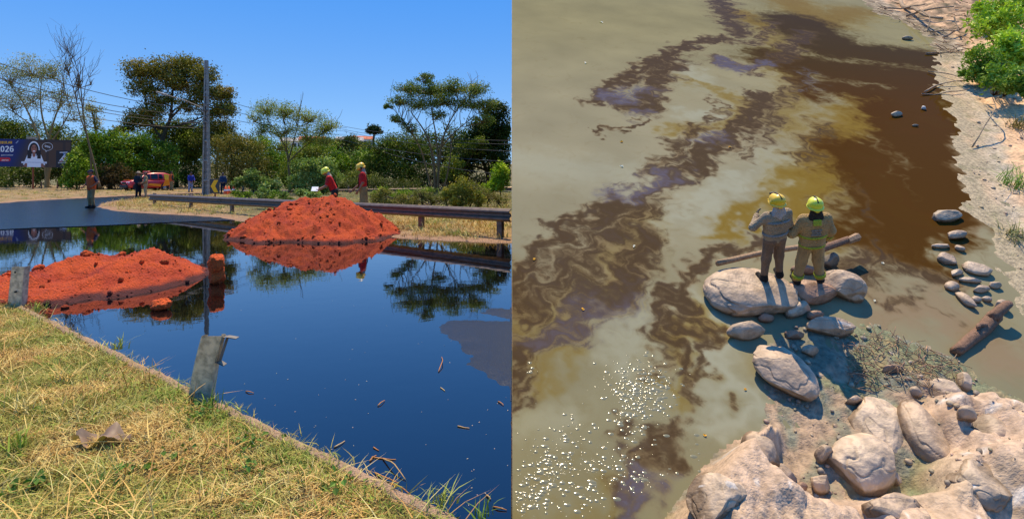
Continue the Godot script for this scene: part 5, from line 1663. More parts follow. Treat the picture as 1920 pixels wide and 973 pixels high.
# ---------------------------------------------------------------- the river place
var bank_right := PackedVector2Array()
var bank_low := PackedVector2Array()
var bank_rock := PackedVector2Array()
var rock_tops := PackedVector3Array()

func river_poly(list: Array) -> PackedVector2Array:
	var o := PackedVector2Array()
	for p in list:
		var q := river_px(p[0], p[1])
		o.append(Vector2(q.x, q.z))
	return o

func river_height(u: float, v: float) -> float:
	var p := Vector2(u, v)
	var a := edge_distance(p, bank_right)
	var b := edge_distance(p, bank_low)
	var h := -0.3
	if a < 0.8:
		var s := -a + noise.get_noise_2d(u * 60.0, v * 60.0) * 0.45
		h = maxf(h, -0.04 + 0.05 * smoothstep(-0.3, 0.25, s) + 0.75 * smoothstep(0.7, 4.5, s) + noise.get_noise_2d(u * 22.0, v * 22.0) * 0.2 * smoothstep(0.8, 2.5, s) + noise2.get_noise_2d(u * 60.0, v * 60.0) * 0.03 * smoothstep(0.2, 1.0, s))
	if b < 0.3:
		var s := -b
		h = maxf(h, -0.05 + 0.06 * smoothstep(-0.3, 0.2, s) + 0.22 * smoothstep(0.3, 1.6, s) * (0.6 + noise.get_noise_2d(u * 40.0, v * 40.0)) + noise2.get_noise_2d(u * 130.0, v * 130.0) * 0.05 * smoothstep(0.0, 0.5, s) + noise2.get_noise_2d(u * 400.0, v * 400.0) * 0.02)
		var c := -edge_distance(p, bank_rock)
		if c > 0.0:
			var slab := absf(noise2.get_noise_2d(u * 15.0 + 40.0, v * 12.0))                     # rounded slabs that meet in creases
			var small := absf(noise.get_noise_2d(u * 44.0, v * 38.0 + u * 14.0))
			h += smoothstep(0.0, 0.45, c) * (0.34 + minf(slab * 1.5, 0.42) + minf(small, 0.2) * 0.35)
	return h

func make_river_ground() -> void:
	bank_right = river_poly([[1590, -25], [1640, 22], [1700, 45], [1745, 72], [1752, 110], [1750, 150], [1790, 228], [1783, 290], [1800, 345], [1812, 392], [1850, 440], [1880, 505], [1893, 560], [1935, 605], [2500, 600], [2500, -30]])
	bank_low = river_poly([[1225, 990], [1290, 905], [1335, 848], [1385, 818], [1425, 795], [1432, 745], [1425, 690], [1440, 640], [1490, 605], [1560, 612], [1640, 600], [1680, 625], [1740, 645], [1800, 672], [1860, 720], [1925, 748], [2300, 760], [2300, 1150], [1225, 1150]])
	bank_rock = river_poly([[1225, 1000], [1290, 908], [1338, 852], [1390, 820], [1470, 785], [1482, 850], [1452, 905], [1520, 950], [1600, 935], [1700, 930], [1722, 860], [1700, 790], [1722, 745], [1800, 748], [1925, 790], [2300, 800], [2300, 1200], [1225, 1200]])
	var sand := lin(246, 202, 154)
	var pink2 := lin(216, 188, 160)
	var pink := lin(196, 160, 132)
	var mud := lin(188, 172, 138)
	var sludge := lin(138, 132, 110)
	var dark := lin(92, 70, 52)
	var mb := MB.new()
	var rows := 330
	sheet(mb, 230, rows, func(i, j):
		var v := lerpf(-31.0, 6.5, pow(j / float(rows), 0.62))
		var reach := (11.0 - v * cos(TILT)) * 0.9 + 0.6
		var u: float = 0.004 + reach * i / 230.0
		var h := river_height(u, v)
		var p := Vector2(u, v)
		var n := noise.get_noise_2d(u * 26.0, v * 26.0)
		var n2 := noise2.get_noise_2d(u * 90.0, v * 90.0)
		var c := sludge
		var a := edge_distance(p, bank_right)
		if a < 0.4:
			c = mud.lerp(sand, smoothstep(0.5, 1.4, -a + n * 0.8)).lerp(lin(206, 194, 168), smoothstep(0.45, 0.0, absf(-a - 1.0 + n * 0.3)) * 0.7)
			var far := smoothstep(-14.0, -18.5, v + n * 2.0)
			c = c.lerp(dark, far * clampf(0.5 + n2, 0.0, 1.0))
			c = c.lerp(lin(110, 116, 62), clampf(n2 - 0.15, 0.0, 0.4))
		else:
			c = sludge.lerp(lin(140, 148, 128), clampf(n * 1.5 + 0.3, 0, 1)).lerp(lin(190, 160, 130), clampf(n2 * 2.0 + smoothstep(1.4, 3.0, v) * 0.8 - 0.2, 0, 0.8))
			if n > 0.25: c = c.lerp(lin(116, 122, 40), 0.4)
			var on := smoothstep(0.0, 0.25, -edge_distance(p, bank_rock) + n2 * 0.1)
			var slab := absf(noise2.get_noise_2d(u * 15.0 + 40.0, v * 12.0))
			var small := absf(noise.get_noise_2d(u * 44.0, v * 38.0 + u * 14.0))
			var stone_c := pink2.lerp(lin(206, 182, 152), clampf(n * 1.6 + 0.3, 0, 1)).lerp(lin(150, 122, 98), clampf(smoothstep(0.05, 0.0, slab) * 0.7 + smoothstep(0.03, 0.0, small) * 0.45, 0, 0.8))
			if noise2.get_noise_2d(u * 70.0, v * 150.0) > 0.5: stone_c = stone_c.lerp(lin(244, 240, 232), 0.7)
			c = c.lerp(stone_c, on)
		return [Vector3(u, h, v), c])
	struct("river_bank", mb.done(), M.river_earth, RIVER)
	mb = MB.new()
	sheet(mb, 1, 1, func(i, j):
		return [Vector3(0.004 + i * 32.0, 0, lerpf(-30.0, 6.0, j)), Color.WHITE, Vector2(i, j)])
	var w := mat("river_water", Color.WHITE, 0.05)
	w.metallic_specular = 0.04
	w.albedo_texture = ImageTexture.create_from_image(water_print())
	struct("river_water", mb.done(), w, RIVER)
	# the earth under the slope
	mb = MB.new()
	for k in 40:
		var v0 := lerpf(-31.0, 6.5, k / 40.0)
		var v1 := lerpf(-31.0, 6.5, (k + 1) / 40.0)
		var a := RIVER * Vector3(0.004, -0.004, v0)
		var b := RIVER * Vector3(0.004, -0.004, v1)
		mb.face(Vector3(a.x, -5, a.z), Vector3(b.x, -5, b.z), b, a, lin(124, 92, 66))
	var f0 := RIVER * Vector3(0.004, -0.31, 6.5)
	var f1 := RIVER * Vector3(10.0, -0.31, 6.5)
	mb.face(Vector3(f0.x, -5, f0.z), Vector3(f1.x, -5, f1.z), f1, f0, lin(124, 92, 66))
	f0 = RIVER * Vector3(0.004, -0.31, -31.0)
	f1 = RIVER * Vector3(36.0, -0.31, -31.0)
	mb.face(Vector3(f0.x, -1, f0.z), f0, f1, Vector3(f1.x, -1, f1.z), lin(124, 92, 66))
	struct("slope_earth", mb.done(false), M.earth)

func stamp(f: PackedFloat32Array, gw: int, gh: int, pts: Array, width: float, strength: float) -> void:   # a soft stroke on a 0.1 m grid
	for k in maxi(pts.size() - 1, 1):
		var a3 := river_px(pts[k][0], pts[k][1])
		var b3 := river_px(pts[mini(k + 1, pts.size() - 1)][0], pts[mini(k + 1, pts.size() - 1)][1])
		var a := Vector2(a3.x, a3.z)
		var b := Vector2(b3.x, b3.z)
		var r := width * (river_scale(pts[k][1]) + river_scale(pts[mini(k + 1, pts.size() - 1)][1])) * 0.5
		var lo := ((a.min(b) - Vector2.ONE * r * 2.2) - Vector2(0, -30.0)) * 10.0
		var hi := ((a.max(b) + Vector2.ONE * r * 2.2) - Vector2(0, -30.0)) * 10.0
		for y in range(maxi(int(lo.y), 0), mini(int(hi.y) + 1, gh)):
			for x in range(maxi(int(lo.x), 0), mini(int(hi.x) + 1, gw)):
				var p := Vector2(x * 0.1, y * 0.1 - 30.0)
				var d := Geometry2D.get_closest_point_to_segment(p, a, b).distance_to(p) / r
				var val := strength * exp(-d * d * 0.9)
				if val > f[y * gw + x]:
					f[y * gw + x] = val

func water_print() -> Image:                                      # the oil film, the amber stain and the mud that colour this water
	var gw := 320
	var gh := 360
	var film := [[[[1112, 190], [1150, 155], [1230, 112], [1300, 80], [1352, 70]], 20, 1.0], [[[1160, 185], [1200, 205], [1230, 150], [1260, 110]], 30, 0.95], [[[1120, 246], [1160, 240], [1200, 230]], 9, 0.9], [[[1345, -10], [1362, 30], [1385, 62]], 26, 0.9], [[[1340, 108], [1400, 132], [1462, 108], [1510, 60]], 22, 0.8], [[[1330, 75], [1420, 80], [1450, 40]], 16, 0.6],
		[[[1428, 180], [1400, 225], [1350, 262], [1290, 310], [1225, 345], [1150, 390], [1060, 418], [1000, 478], [955, 520]], 26, 1.0], [[[1300, 240], [1250, 290], [1215, 350]], 24, 0.7], [[[1210, 380], [1120, 450], [1040, 520], [955, 570]], 52, 0.72], [[[1210, 440], [1170, 520], [1090, 585], [1010, 640], [955, 668]], 38, 0.85], [[[1100, 520], [1040, 560]], 40, 0.6],
		[[[1440, 432], [1365, 462], [1300, 500], [1258, 552], [1238, 600], [1258, 640], [1300, 690]], 20, 0.85], [[[1262, 560], [1290, 620]], 26, 0.8], [[[1300, 600], [1335, 680], [1290, 745]], 15, 0.7], [[[1215, 620], [1230, 680]], 20, 0.5], [[[1250, 795], [1205, 850], [1160, 930], [1120, 985]], 32, 0.85], [[[955, 705], [1000, 650], [1060, 620]], 30, 0.8], [[[960, 760], [980, 720]], 20, 0.6], [[[1480, 150], [1440, 230], [1400, 290]], 22, 0.5], [[[1540, 230], [1500, 300]], 30, 0.45], [[[1600, 330], [1640, 420]], 14, 0.4], [[[1560, 510], [1650, 480], [1750, 520]], 46, 0.68], [[[1620, 550], [1720, 560]], 26, 0.5], [[[1640, 450], [1600, 500]], 22, 0.5], [[[1320, 180], [1360, 200], [1310, 245]], 9, 0.55]]
	var amber := [[[[1460, -10], [1540, 40], [1600, 20]], 55, 0.9], [[[1640, 190], [1570, 250], [1530, 320], [1480, 390]], 60, 1.0], [[[1440, 50], [1490, 150], [1470, 240]], 50, 0.55], [[[1500, 360], [1410, 382], [1340, 430]], 24, 0.85], [[[1500, 400], [1540, 440]], 40, 0.8], [[[1290, 150], [1400, 190], [1350, 240], [1250, 240]], 22, 0.6], [[[1380, 20], [1430, 50]], 30, 0.8], [[[1300, 600], [1260, 640]], 40, 0.7], [[[1210, 400], [1140, 520]], 60, 0.5], [[[960, 620], [1060, 560]], 60, 0.45], [[[1320, 690], [1260, 740], [1230, 700]], 26, 0.5], [[[1010, 700], [1080, 660]], 30, 0.5], [[[1100, 940], [1020, 973]], 60, 0.4]]
	var deep := [[[[1490, 40], [1560, 90], [1640, 100], [1735, 110]], 64, 1.2], [[[1460, 110], [1560, 130], [1735, 145]], 62, 1.2], [[[1570, 165], [1735, 185]], 46, 1.1], [[[1660, 200], [1700, 280]], 56, 1.0], [[[1720, 160], [1760, 240]], 40, 1.1], [[[1690, 150], [1735, 240], [1740, 330], [1780, 390]], 58, 1.0], [[[1600, 280], [1650, 360], [1640, 440]], 74, 1.0], [[[1720, 330], [1760, 400], [1700, 450]], 50, 1.0], [[[1560, 430], [1630, 470], [1720, 480]], 44, 0.8], [[[1640, 330], [1740, 430]], 60, 0.9], [[[1480, 110], [1520, 180]], 30, 0.7], [[[1680, 470], [1740, 500]], 40, 0.5]]
	var clear := [[[[1370, 330], [1290, 400], [1240, 420]], 32, 1.0], [[[1440, 340], [1460, 290]], 40, 0.8], [[[1180, 330], [960, 300]], 60, 0.7], [[[1290, 130], [1320, 160]], 30, 0.9], [[[1290, 215], [1330, 215]], 26, 0.9], [[[1320, 560], [1340, 640], [1390, 720], [1330, 790]], 34, 1.0], [[[1180, 600], [1150, 680]], 34, 0.8], [[[1000, 800], [1060, 770]], 50, 0.8], [[[1010, 540], [1040, 545]], 18, 0.9]]
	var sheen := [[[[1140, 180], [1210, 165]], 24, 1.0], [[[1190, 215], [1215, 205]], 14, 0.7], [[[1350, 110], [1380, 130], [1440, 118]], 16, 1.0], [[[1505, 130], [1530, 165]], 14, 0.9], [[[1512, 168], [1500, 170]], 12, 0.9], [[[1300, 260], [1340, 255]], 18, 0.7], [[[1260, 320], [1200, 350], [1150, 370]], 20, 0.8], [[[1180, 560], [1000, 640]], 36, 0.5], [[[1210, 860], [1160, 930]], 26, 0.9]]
	var silt := [[[[1650, 560], [1780, 600], [1920, 690]], 62, 1.0], [[[1640, 600], [1700, 580]], 40, 0.9], [[[1770, 520], [1760, 580]], 30, 0.8], [[[1780, 110], [1800, 180]], 40, 1.0], [[[1800, 250], [1820, 420]], 24, 0.9]]
	var grids := []
	for list in [film, amber, deep, clear, sheen, silt]:
		var f := PackedFloat32Array()
		f.resize(gw * gh)
		for s in list:
			stamp(f, gw, gh, s[0], s[1], s[2])
		grids.append(f)
	var W := 1600
	var H := 1800
	var big := []
	for pair in [[0, 1, 2], [3, 4, 5]]:
		var bytes := PackedByteArray()
		bytes.resize(gw * gh * 3)
		for n in gw * gh:
			for c in 3:
				bytes[n * 3 + c] = int(clampf(grids[pair[c]][n], 0, 1) * 255.0)
		var im := Image.create_from_data(gw, gh, false, Image.FORMAT_RGB8, bytes)
		im.resize(W, H, Image.INTERPOLATE_CUBIC)
		big.append(im.get_data())
	var fields := []
	for spec in [[0.018, 71, 3, FastNoiseLite.FRACTAL_FBM], [0.018, 72, 3, FastNoiseLite.FRACTAL_FBM], [0.06, 73, 5, FastNoiseLite.FRACTAL_FBM], [0.075, 74, 4, FastNoiseLite.FRACTAL_RIDGED], [0.006, 75, 3, FastNoiseLite.FRACTAL_FBM], [0.06, 76, 2, FastNoiseLite.FRACTAL_FBM], [0.06, 77, 2, FastNoiseLite.FRACTAL_FBM]]:
		var n := FastNoiseLite.new()
		n.noise_type = FastNoiseLite.TYPE_SIMPLEX_SMOOTH
		n.frequency = spec[0]
		n.seed = spec[1]
		n.fractal_octaves = spec[2]
		n.fractal_type = spec[3]
		if spec[1] == 73 or spec[1] == 74:
			n.domain_warp_enabled = true
			n.domain_warp_amplitude = 22.0
			n.domain_warp_frequency = 0.02
		fields.append(n.get_image(W, H, false, false, true).get_data())
	var out := PackedByteArray()
	out.resize(W * H * 3)
	out.fill(120)
	var m := W * H
	for y in H:
		var v := -30.0 + 36.0 * y / H
		var d := 11.0 - v * cos(TILT)
		var last := mini(W, int((d * 0.9 + 0.6) / 32.0 * W))
		var t := clampf((v + 22.0) / 27.0, 0, 1)
		var base := Color(0.515, 0.49, 0.34).lerp(Color(0.535, 0.515, 0.41), smoothstep(0.0, 0.62, t)).lerp(Color(0.485, 0.475, 0.37), smoothstep(0.68, 1.0, t))
		for x in last:
			var n := y * W + x
			var along := int((x * -0.69 + y * 0.72) * 0.42 + 4000.0) % W
			var across := int(x * 0.72 + y * 0.69 + (fields[0][n] - 128) * 0.25) % H
			var f2: float = fields[2][across * W + along] / 255.0
			var f3: float = fields[3][across * W + along] / 255.0
			var f4: float = fields[4][n] / 255.0
			var wx = x + (fields[0][n] - 128) / 5 + (fields[5][n] - 128) / 14
			var wy = y + (fields[1][n] - 128) / 5 + (fields[6][n] - 128) / 14
			var q := (clampi(wy, 0, H - 1) * W + clampi(wx, 0, W - 1)) * 3
			var a: float = big[0][q] / 255.0
			var b: float = big[0][q + 1] / 255.0
			var dp: float = big[0][q + 2] / 255.0
			var c: float = big[1][q] / 255.0
			var e: float = big[1][q + 1] / 255.0
			var g: float = big[1][q + 2] / 255.0
			var k := base
			var lum := 1.0 + (f4 - 0.5) * 0.12
			k = Color(k.r * lum, k.g * lum, k.b * lum)
			k = k.lerp(Color(0.6, 0.61, 0.53), c * 0.65)
			k = k.lerp(Color(0.52, 0.46, 0.36), g)
			k = k.lerp(Color(0.45, 0.36, 0.12), smoothstep(0.0, 1.0, b + (f2 - 0.5) * 0.25) * 0.85)
			k = k.lerp(Color(0.27, 0.175, 0.055).lerp(Color(0.235, 0.175, 0.05), smoothstep(0.5, 0.2, t)), smoothstep(0.02, 0.75, dp + (f2 - 0.5) * 0.35) * 0.94)
			var fil := smoothstep(0.2, 1.1, a * 1.15 + (f2 - 0.5) * 1.25 + (f3 - 0.5) * 0.6) * clampf(a * 3.0, 0, 1)
			var soft := smoothstep(0.0, 0.9, a) * 0.66
			k = k.lerp(Color(0.44, 0.36, 0.25), soft)
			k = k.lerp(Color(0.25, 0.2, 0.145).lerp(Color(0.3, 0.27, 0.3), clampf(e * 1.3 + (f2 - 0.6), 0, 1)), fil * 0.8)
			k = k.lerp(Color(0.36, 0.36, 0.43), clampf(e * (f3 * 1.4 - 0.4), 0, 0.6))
			out[n * 3] = int(clampf(k.r, 0, 1) * 255.0)
			out[n * 3 + 1] = int(clampf(k.g, 0, 1) * 255.0)
			out[n * 3 + 2] = int(clampf(k.b, 0, 1) * 255.0)
	return Image.create_from_data(W, H, false, Image.FORMAT_RGB8, out)

func river_rock(called: String, label: String, px: float, py: float, rx: float, ry: float, rot: float, h: float, col: Color, group: String, rough := 0.16, sink := 0.25) -> void:
	var k := river_scale(py)
	var dep := TILT + atan((py - HOR) / F)
	var ru := rx * k
	var top := h * (1.0 - sink) 
	var rv := maxf(sqrt(maxf(pow(ry * k, 2.0) - pow(top * cos(dep), 2.0), 0.0)) / sin(dep), ry * k * 0.75)
	var p := river_px(px, py, top * 0.45)
	var w := 0.0
	for i in 3:
		w = maxf(river_height(p.x, p.z), 0.0)
		p = river_px(px, py, w + top * 0.45)
	p.y = w + h * (0.5 - sink)
	var mb := MB.new()
	var b := Basis(Vector3.UP, deg_to_rad(rot))
	var n := 40 if rx > 40 else (18 if rx > 16 else 9)
	stone(mb, Transform3D(b, Vector3.ZERO), Vector3(ru, h * 0.5, rv) if rot == 0.0 else Vector3(ru, h * 0.5, rv), n, int(px * 3 + py), rough, col, 10, 0.6)
	var dry := minf(0.05, h * 0.15)
	for i in mb.v.size():                                            # a wet dark band at the waterline, white droppings on some tops
		var q := mb.v[i] + p
		var c := mb.c[i]
		var wet := smoothstep(dry + 0.05, dry, q.y - w + noise2.get_noise_3dv(q * 60.0) * 0.04)
		c = c.lerp(Color(c.r * 0.42, c.g * 0.38, c.b * 0.34), wet)
		var tint := noise2.get_noise_3dv(q * 22.0)
		c = c.lerp(lin(178, 158, 132), clampf(tint * 1.2, 0.0, 0.5))
		if rx > 44 and mb.v[i].y > h * 0.2 and noise2.get_noise_3dv(q * Vector3(30, 30, 90)) > 0.42:
			c = c.lerp(lin(240, 236, 228), 0.7)
		mb.c[i] = c
	tag(obj(called, mb.done(), M.river_rock, self, RIVER * Transform3D(Basis(), p)), label, "rock", group)
	for q in mb.v:
		rock_tops.append(q + p)

func rock_top(u: float, v: float) -> float:
	var best := 0.0
	for q in rock_tops:
		if absf(q.x - u) < 0.11 and absf(q.z - v) < 0.11 and q.y > best:
			best = q.y
	return best

func make_river_rocks() -> void:
	var tan_ := lin(206, 180, 150)
	var pale := lin(220, 196, 166)
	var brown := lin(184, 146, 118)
	var g1 := "rocks under the two firefighters"
	var list := [
		[1412, 545, 92, 56, 0, 0.62, tan_, "largest smooth boulder, the one under the left firefighter", g1], [1582, 533, 44, 40, -20, 0.62, tan_, "rounded boulder right of the right firefighter's legs", g1], [1609, 556, 17, 13, 0, 0.3, tan_, "small knob at the right end of the firefighters' rocks", g1],
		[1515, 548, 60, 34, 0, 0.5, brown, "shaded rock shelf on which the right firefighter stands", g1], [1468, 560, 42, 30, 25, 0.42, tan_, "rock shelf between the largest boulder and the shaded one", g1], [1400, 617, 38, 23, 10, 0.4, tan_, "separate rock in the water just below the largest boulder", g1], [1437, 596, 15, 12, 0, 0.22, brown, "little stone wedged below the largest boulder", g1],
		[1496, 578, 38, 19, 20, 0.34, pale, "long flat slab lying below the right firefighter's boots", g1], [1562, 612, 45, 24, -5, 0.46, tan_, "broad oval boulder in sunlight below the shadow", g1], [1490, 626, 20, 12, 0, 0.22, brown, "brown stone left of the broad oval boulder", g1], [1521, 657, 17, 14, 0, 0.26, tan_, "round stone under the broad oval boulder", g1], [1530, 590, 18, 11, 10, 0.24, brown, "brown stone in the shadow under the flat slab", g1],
		[1466, 690, 46, 62, 28, 0.55, tan_, "tall sloping slab leaning from the mud, left of the debris", g1], [1560, 487, 15, 18, 0, 0.4, lin(136, 126, 110), "grey lichen-coloured rock at the end of the wooden pole", g1], [1508, 505, 26, 12, 0, 0.24, brown, "low brown stone behind the right firefighter's feet", g1]]
	var g2 := "rocks along the right shore"
	list += [[1775, 403, 36, 17, 15, 0.4, lin(196, 178, 150), "grey-topped rock at the upper end of the row by the sandy shore", g2], [1795, 440, 24, 13, 15, 0.34, tan_, "tan rock casting shadow, second from the top of the shore row", g2], [1765, 461, 25, 7, 5, 0.18, pale, "thin flat pale slab above the squarish stone", g2], [1778, 484, 20, 17, 0, 0.34, tan_, "squarish flat stone of the shore row", g2], [1802, 465, 9, 10, -30, 0.22, tan_, "small stone right of the thin flat slab", g2], [1833, 503, 29, 18, -20, 0.36, pale, "widest flat stone of the shore row", g2], [1796, 511, 18, 9, 15, 0.24, pale, "oblong stone left of the widest flat one", g2], [1820, 525, 22, 8, -5, 0.22, pale, "narrow flat stone just below the widest one", g2], [1787, 536, 16, 13, 25, 0.26, tan_, "tilted stone at the left side of the shore row", g2], [1842, 542, 20, 11, 15, 0.26, tan_, "oblong stone in the middle of the row's lower end", g2], [1868, 534, 12, 11, 0, 0.26, tan_, "rounded stone nearest the sandy bank", g2], [1814, 563, 11, 20, 10, 0.28, tan_, "upright oblong stone at the bottom of the shore row", g2], [1831, 561, 11, 10, 0, 0.22, tan_, "small stone right of the upright oblong one", g2], [1852, 561, 10, 8, 0, 0.2, pale, "smallest pale stone at the lower end of the shore row", g2], [1880, 572, 16, 17, 20, 0.36, tan_, "stone at the root of the driftwood log", g2], [1683, 213, 15, 7, 15, 0.22, lin(210, 196, 168), "flat grey stone alone in the brown water", "stones in open water"], [1703, 71, 12, 6, 0, 0.25, lin(166, 152, 130), "pointed pale stone in the darkest water at the top", "stones in open water"], [1733, 202, 5, 7, 0, 0.16, lin(226, 222, 214), "small white stone right of the flat grey one", "stones in open water"], [1718, 235, 7, 3, 0, 0.1, lin(196, 186, 164), "sliver of pale stone below the white one", "stones in open water"]]
	var g3 := "boulders of the rocky bank"
	list += [[1655, 790, 52, 62, -25, 0.55, pale, "upper half of the biggest split boulder on the rocky bank", g3], [1625, 862, 74, 50, 28, 0.6, pale, "lower overhanging half of the biggest split boulder, with a dark shadow", g3], [1776, 728, 37, 28, 0, 0.5, pale, "round boulder beside the still green water", g3], [1547, 850, 19, 18, 20, 0.32, tan_, "round stone touching the split boulder's left side", g3], [1468, 888, 26, 21, -15, 0.36, tan_, "brown stone at the foot of the left rock slope", g3], [1540, 905, 19, 22, 20, 0.34, tan_, "stone below the split boulder's left end", g3], [1500, 915, 16, 12, 0, 0.24, brown, "small stone between two others near the bottom", g3], [1812, 715, 11, 24, -10, 0.3, pale, "narrow stone behind the round boulder", g3], [1745, 802, 44, 60, -10, 0.5, tan_, "upright rounded rock right of the split boulder", g3], [1868, 800, 40, 30, 10, 0.34, tan_, "low rounded rock near the right edge below the green water", g3], [1432, 832, 34, 40, -20, 0.5, tan_, "top block of the left rock slope", g3], [1850, 900, 56, 44, 15, 0.4, pale, "flat slab lying in the lower right corner", g3], [1690, 950, 60, 30, 0, 0.34, tan_, "low slab at the bottom below the split boulder", g3], [1350, 925, 48, 50, -40, 0.42, pale, "slab lying on the lower left rock slope", g3], [1605, 750, 22, 10, 10, 0.2, tan_, "flat stone above the split boulder", g3], [1675, 692, 22, 10, 0, 0.22, brown, "half buried brown stone among the twigs", g3], [1815, 775, 16, 18, 0, 0.26, tan_, "small block right of the round boulder's foot", g3], [1680, 895, 9, 18, 10, 0.24, pale, "upright pale stone in the split boulder's shadow", g3], [1718, 735, 12, 14, 0, 0.22, tan_, "small stone left of the round boulder", g3]]
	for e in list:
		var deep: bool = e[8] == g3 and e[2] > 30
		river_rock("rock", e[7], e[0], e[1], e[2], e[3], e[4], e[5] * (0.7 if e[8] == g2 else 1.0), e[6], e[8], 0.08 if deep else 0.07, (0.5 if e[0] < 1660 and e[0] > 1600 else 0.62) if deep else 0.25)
	# pebbles in the mud
	rng.seed = 91
	var mb := MB.new()
	for i in 600:
		var px := rng.randf_range(1430, 1915)
		var py := rng.randf_range(600, 960)
		var p := river_px(px, py)
		if edge_distance(Vector2(p.x, p.z), bank_low) > -0.05: continue
		if noise.get_noise_2d(p.x * 60.0, p.z * 60.0) < -0.1: continue
		var r := 0.012 + 0.05 * pow(rng.randf(), 4.0)
		stone(mb, Transform3D(Basis(Vector3.UP, rng.randf() * 6.0), Vector3(p.x, river_height(p.x, p.z) + r * 0.3, p.z)), Vector3(r, r * 0.6, r * 0.8), 2, i, 0.2, jit(lin(196, 166, 138).lerp(lin(150, 144, 124), rng.randf()), 0.25))
	for i in 260:
		var p := river_px(rng.randf_range(1770, 1915), rng.randf_range(60, 560))
		if edge_distance(Vector2(p.x, p.z), bank_right) > -0.3: continue
		var r := 0.02 + 0.05 * pow(rng.randf(), 4.0)
		stone(mb, Transform3D(Basis(Vector3.UP, rng.randf() * 6.0), Vector3(p.x, river_height(p.x, p.z) + r * 0.3, p.z)), Vector3(r, r * 0.5, r * 0.8), 2, i, 0.2, jit(lin(200, 176, 146), 0.3))
	stuff(obj("pebbles", mb.done(), M.river_rock, self, RIVER))

func stick(called: String, label: String, cat: String, a: Array, b: Array, ra: float, rb: float, wa: float, wb: float, m: Material, group := "", bow := 0.05, col := Color.WHITE) -> Node3D:
	var p := river_px(a[0], a[1], wa)
	var q := river_px(b[0], b[1], wb)
	p.y = wa; q.y = wb
	var mb := MB.new()
	limb(mb, Vector3.ZERO, q - p, ra, rb, bow, col, 8, 8)
	return tag(obj(called, mb.done(), m, self, RIVER * Transform3D(Basis(), p)), label, cat, group)

func river_bush(called: String, label: String, cat: String, blobs: Array, size: float, cols: Array, flower: Color, group: String, n := 26, per := 40) -> void:
	rng.seed = int(blobs[0][0] * 13 + blobs[0][1])
	var foot := river_px(blobs[0][0], blobs[0][1] + blobs[0][3])
	foot.y = maxf(river_height(foot.x, foot.z), 0.0)
	var o := thing(called, label, cat, RIVER * Transform3D(Basis(), foot), group)
	var wood := MB.new()
	var leaves := MB.new()
	var flowers := MB.new()
	for b in blobs:
		var k := river_scale(b[1])
		var h: float = b[4]
		var c := river_px(b[0], b[1], h) - foot
		var r := Vector3(b[2] * k, b[3] * k * 0.8, b[3] * k * 1.2)
		for i in int(n * (b[2] + b[3]) / 60.0):
			var u := Vector3(rng.randfn(), rng.randfn(), rng.randfn()).normalized() * pow(rng.randf(), 0.4)
			var q := c + u * r
			if i % 3 == 0:
				limb(wood, Vector3(c.x * 0.7, 0, c.z * 0.7), q, 0.02, 0.006, 0.12, lin(104, 90, 62), 4, 4)
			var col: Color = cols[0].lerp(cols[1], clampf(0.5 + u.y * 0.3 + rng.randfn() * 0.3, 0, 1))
			for m in per:
				var w := Vector3(rng.randfn(), rng.randfn(), rng.randfn()) * r.x * 0.16
				leaf(leaves, q + w, size * rng.randf_range(0.7, 1.3), size * rng.randf_range(0.35, 0.55), jit(col, 0.18), 0.8)
			if flower.a > 0.5 and rng.randf() < 0.22 and u.y > 0:
				for m in 4:
					leaf(flowers, q + u * 0.1 + Vector3(rng.randfn(), rng.randfn(), rng.randfn()) * 0.05, 0.12, 0.09, flower, 1.0)
	obj("stems", wood.done(), M.bark, o)
	obj("leaves", leaves.done(false), M.leaf, o)
	if flowers.v.size():
		obj("flowers", flowers.done(false), M.leaf, o)

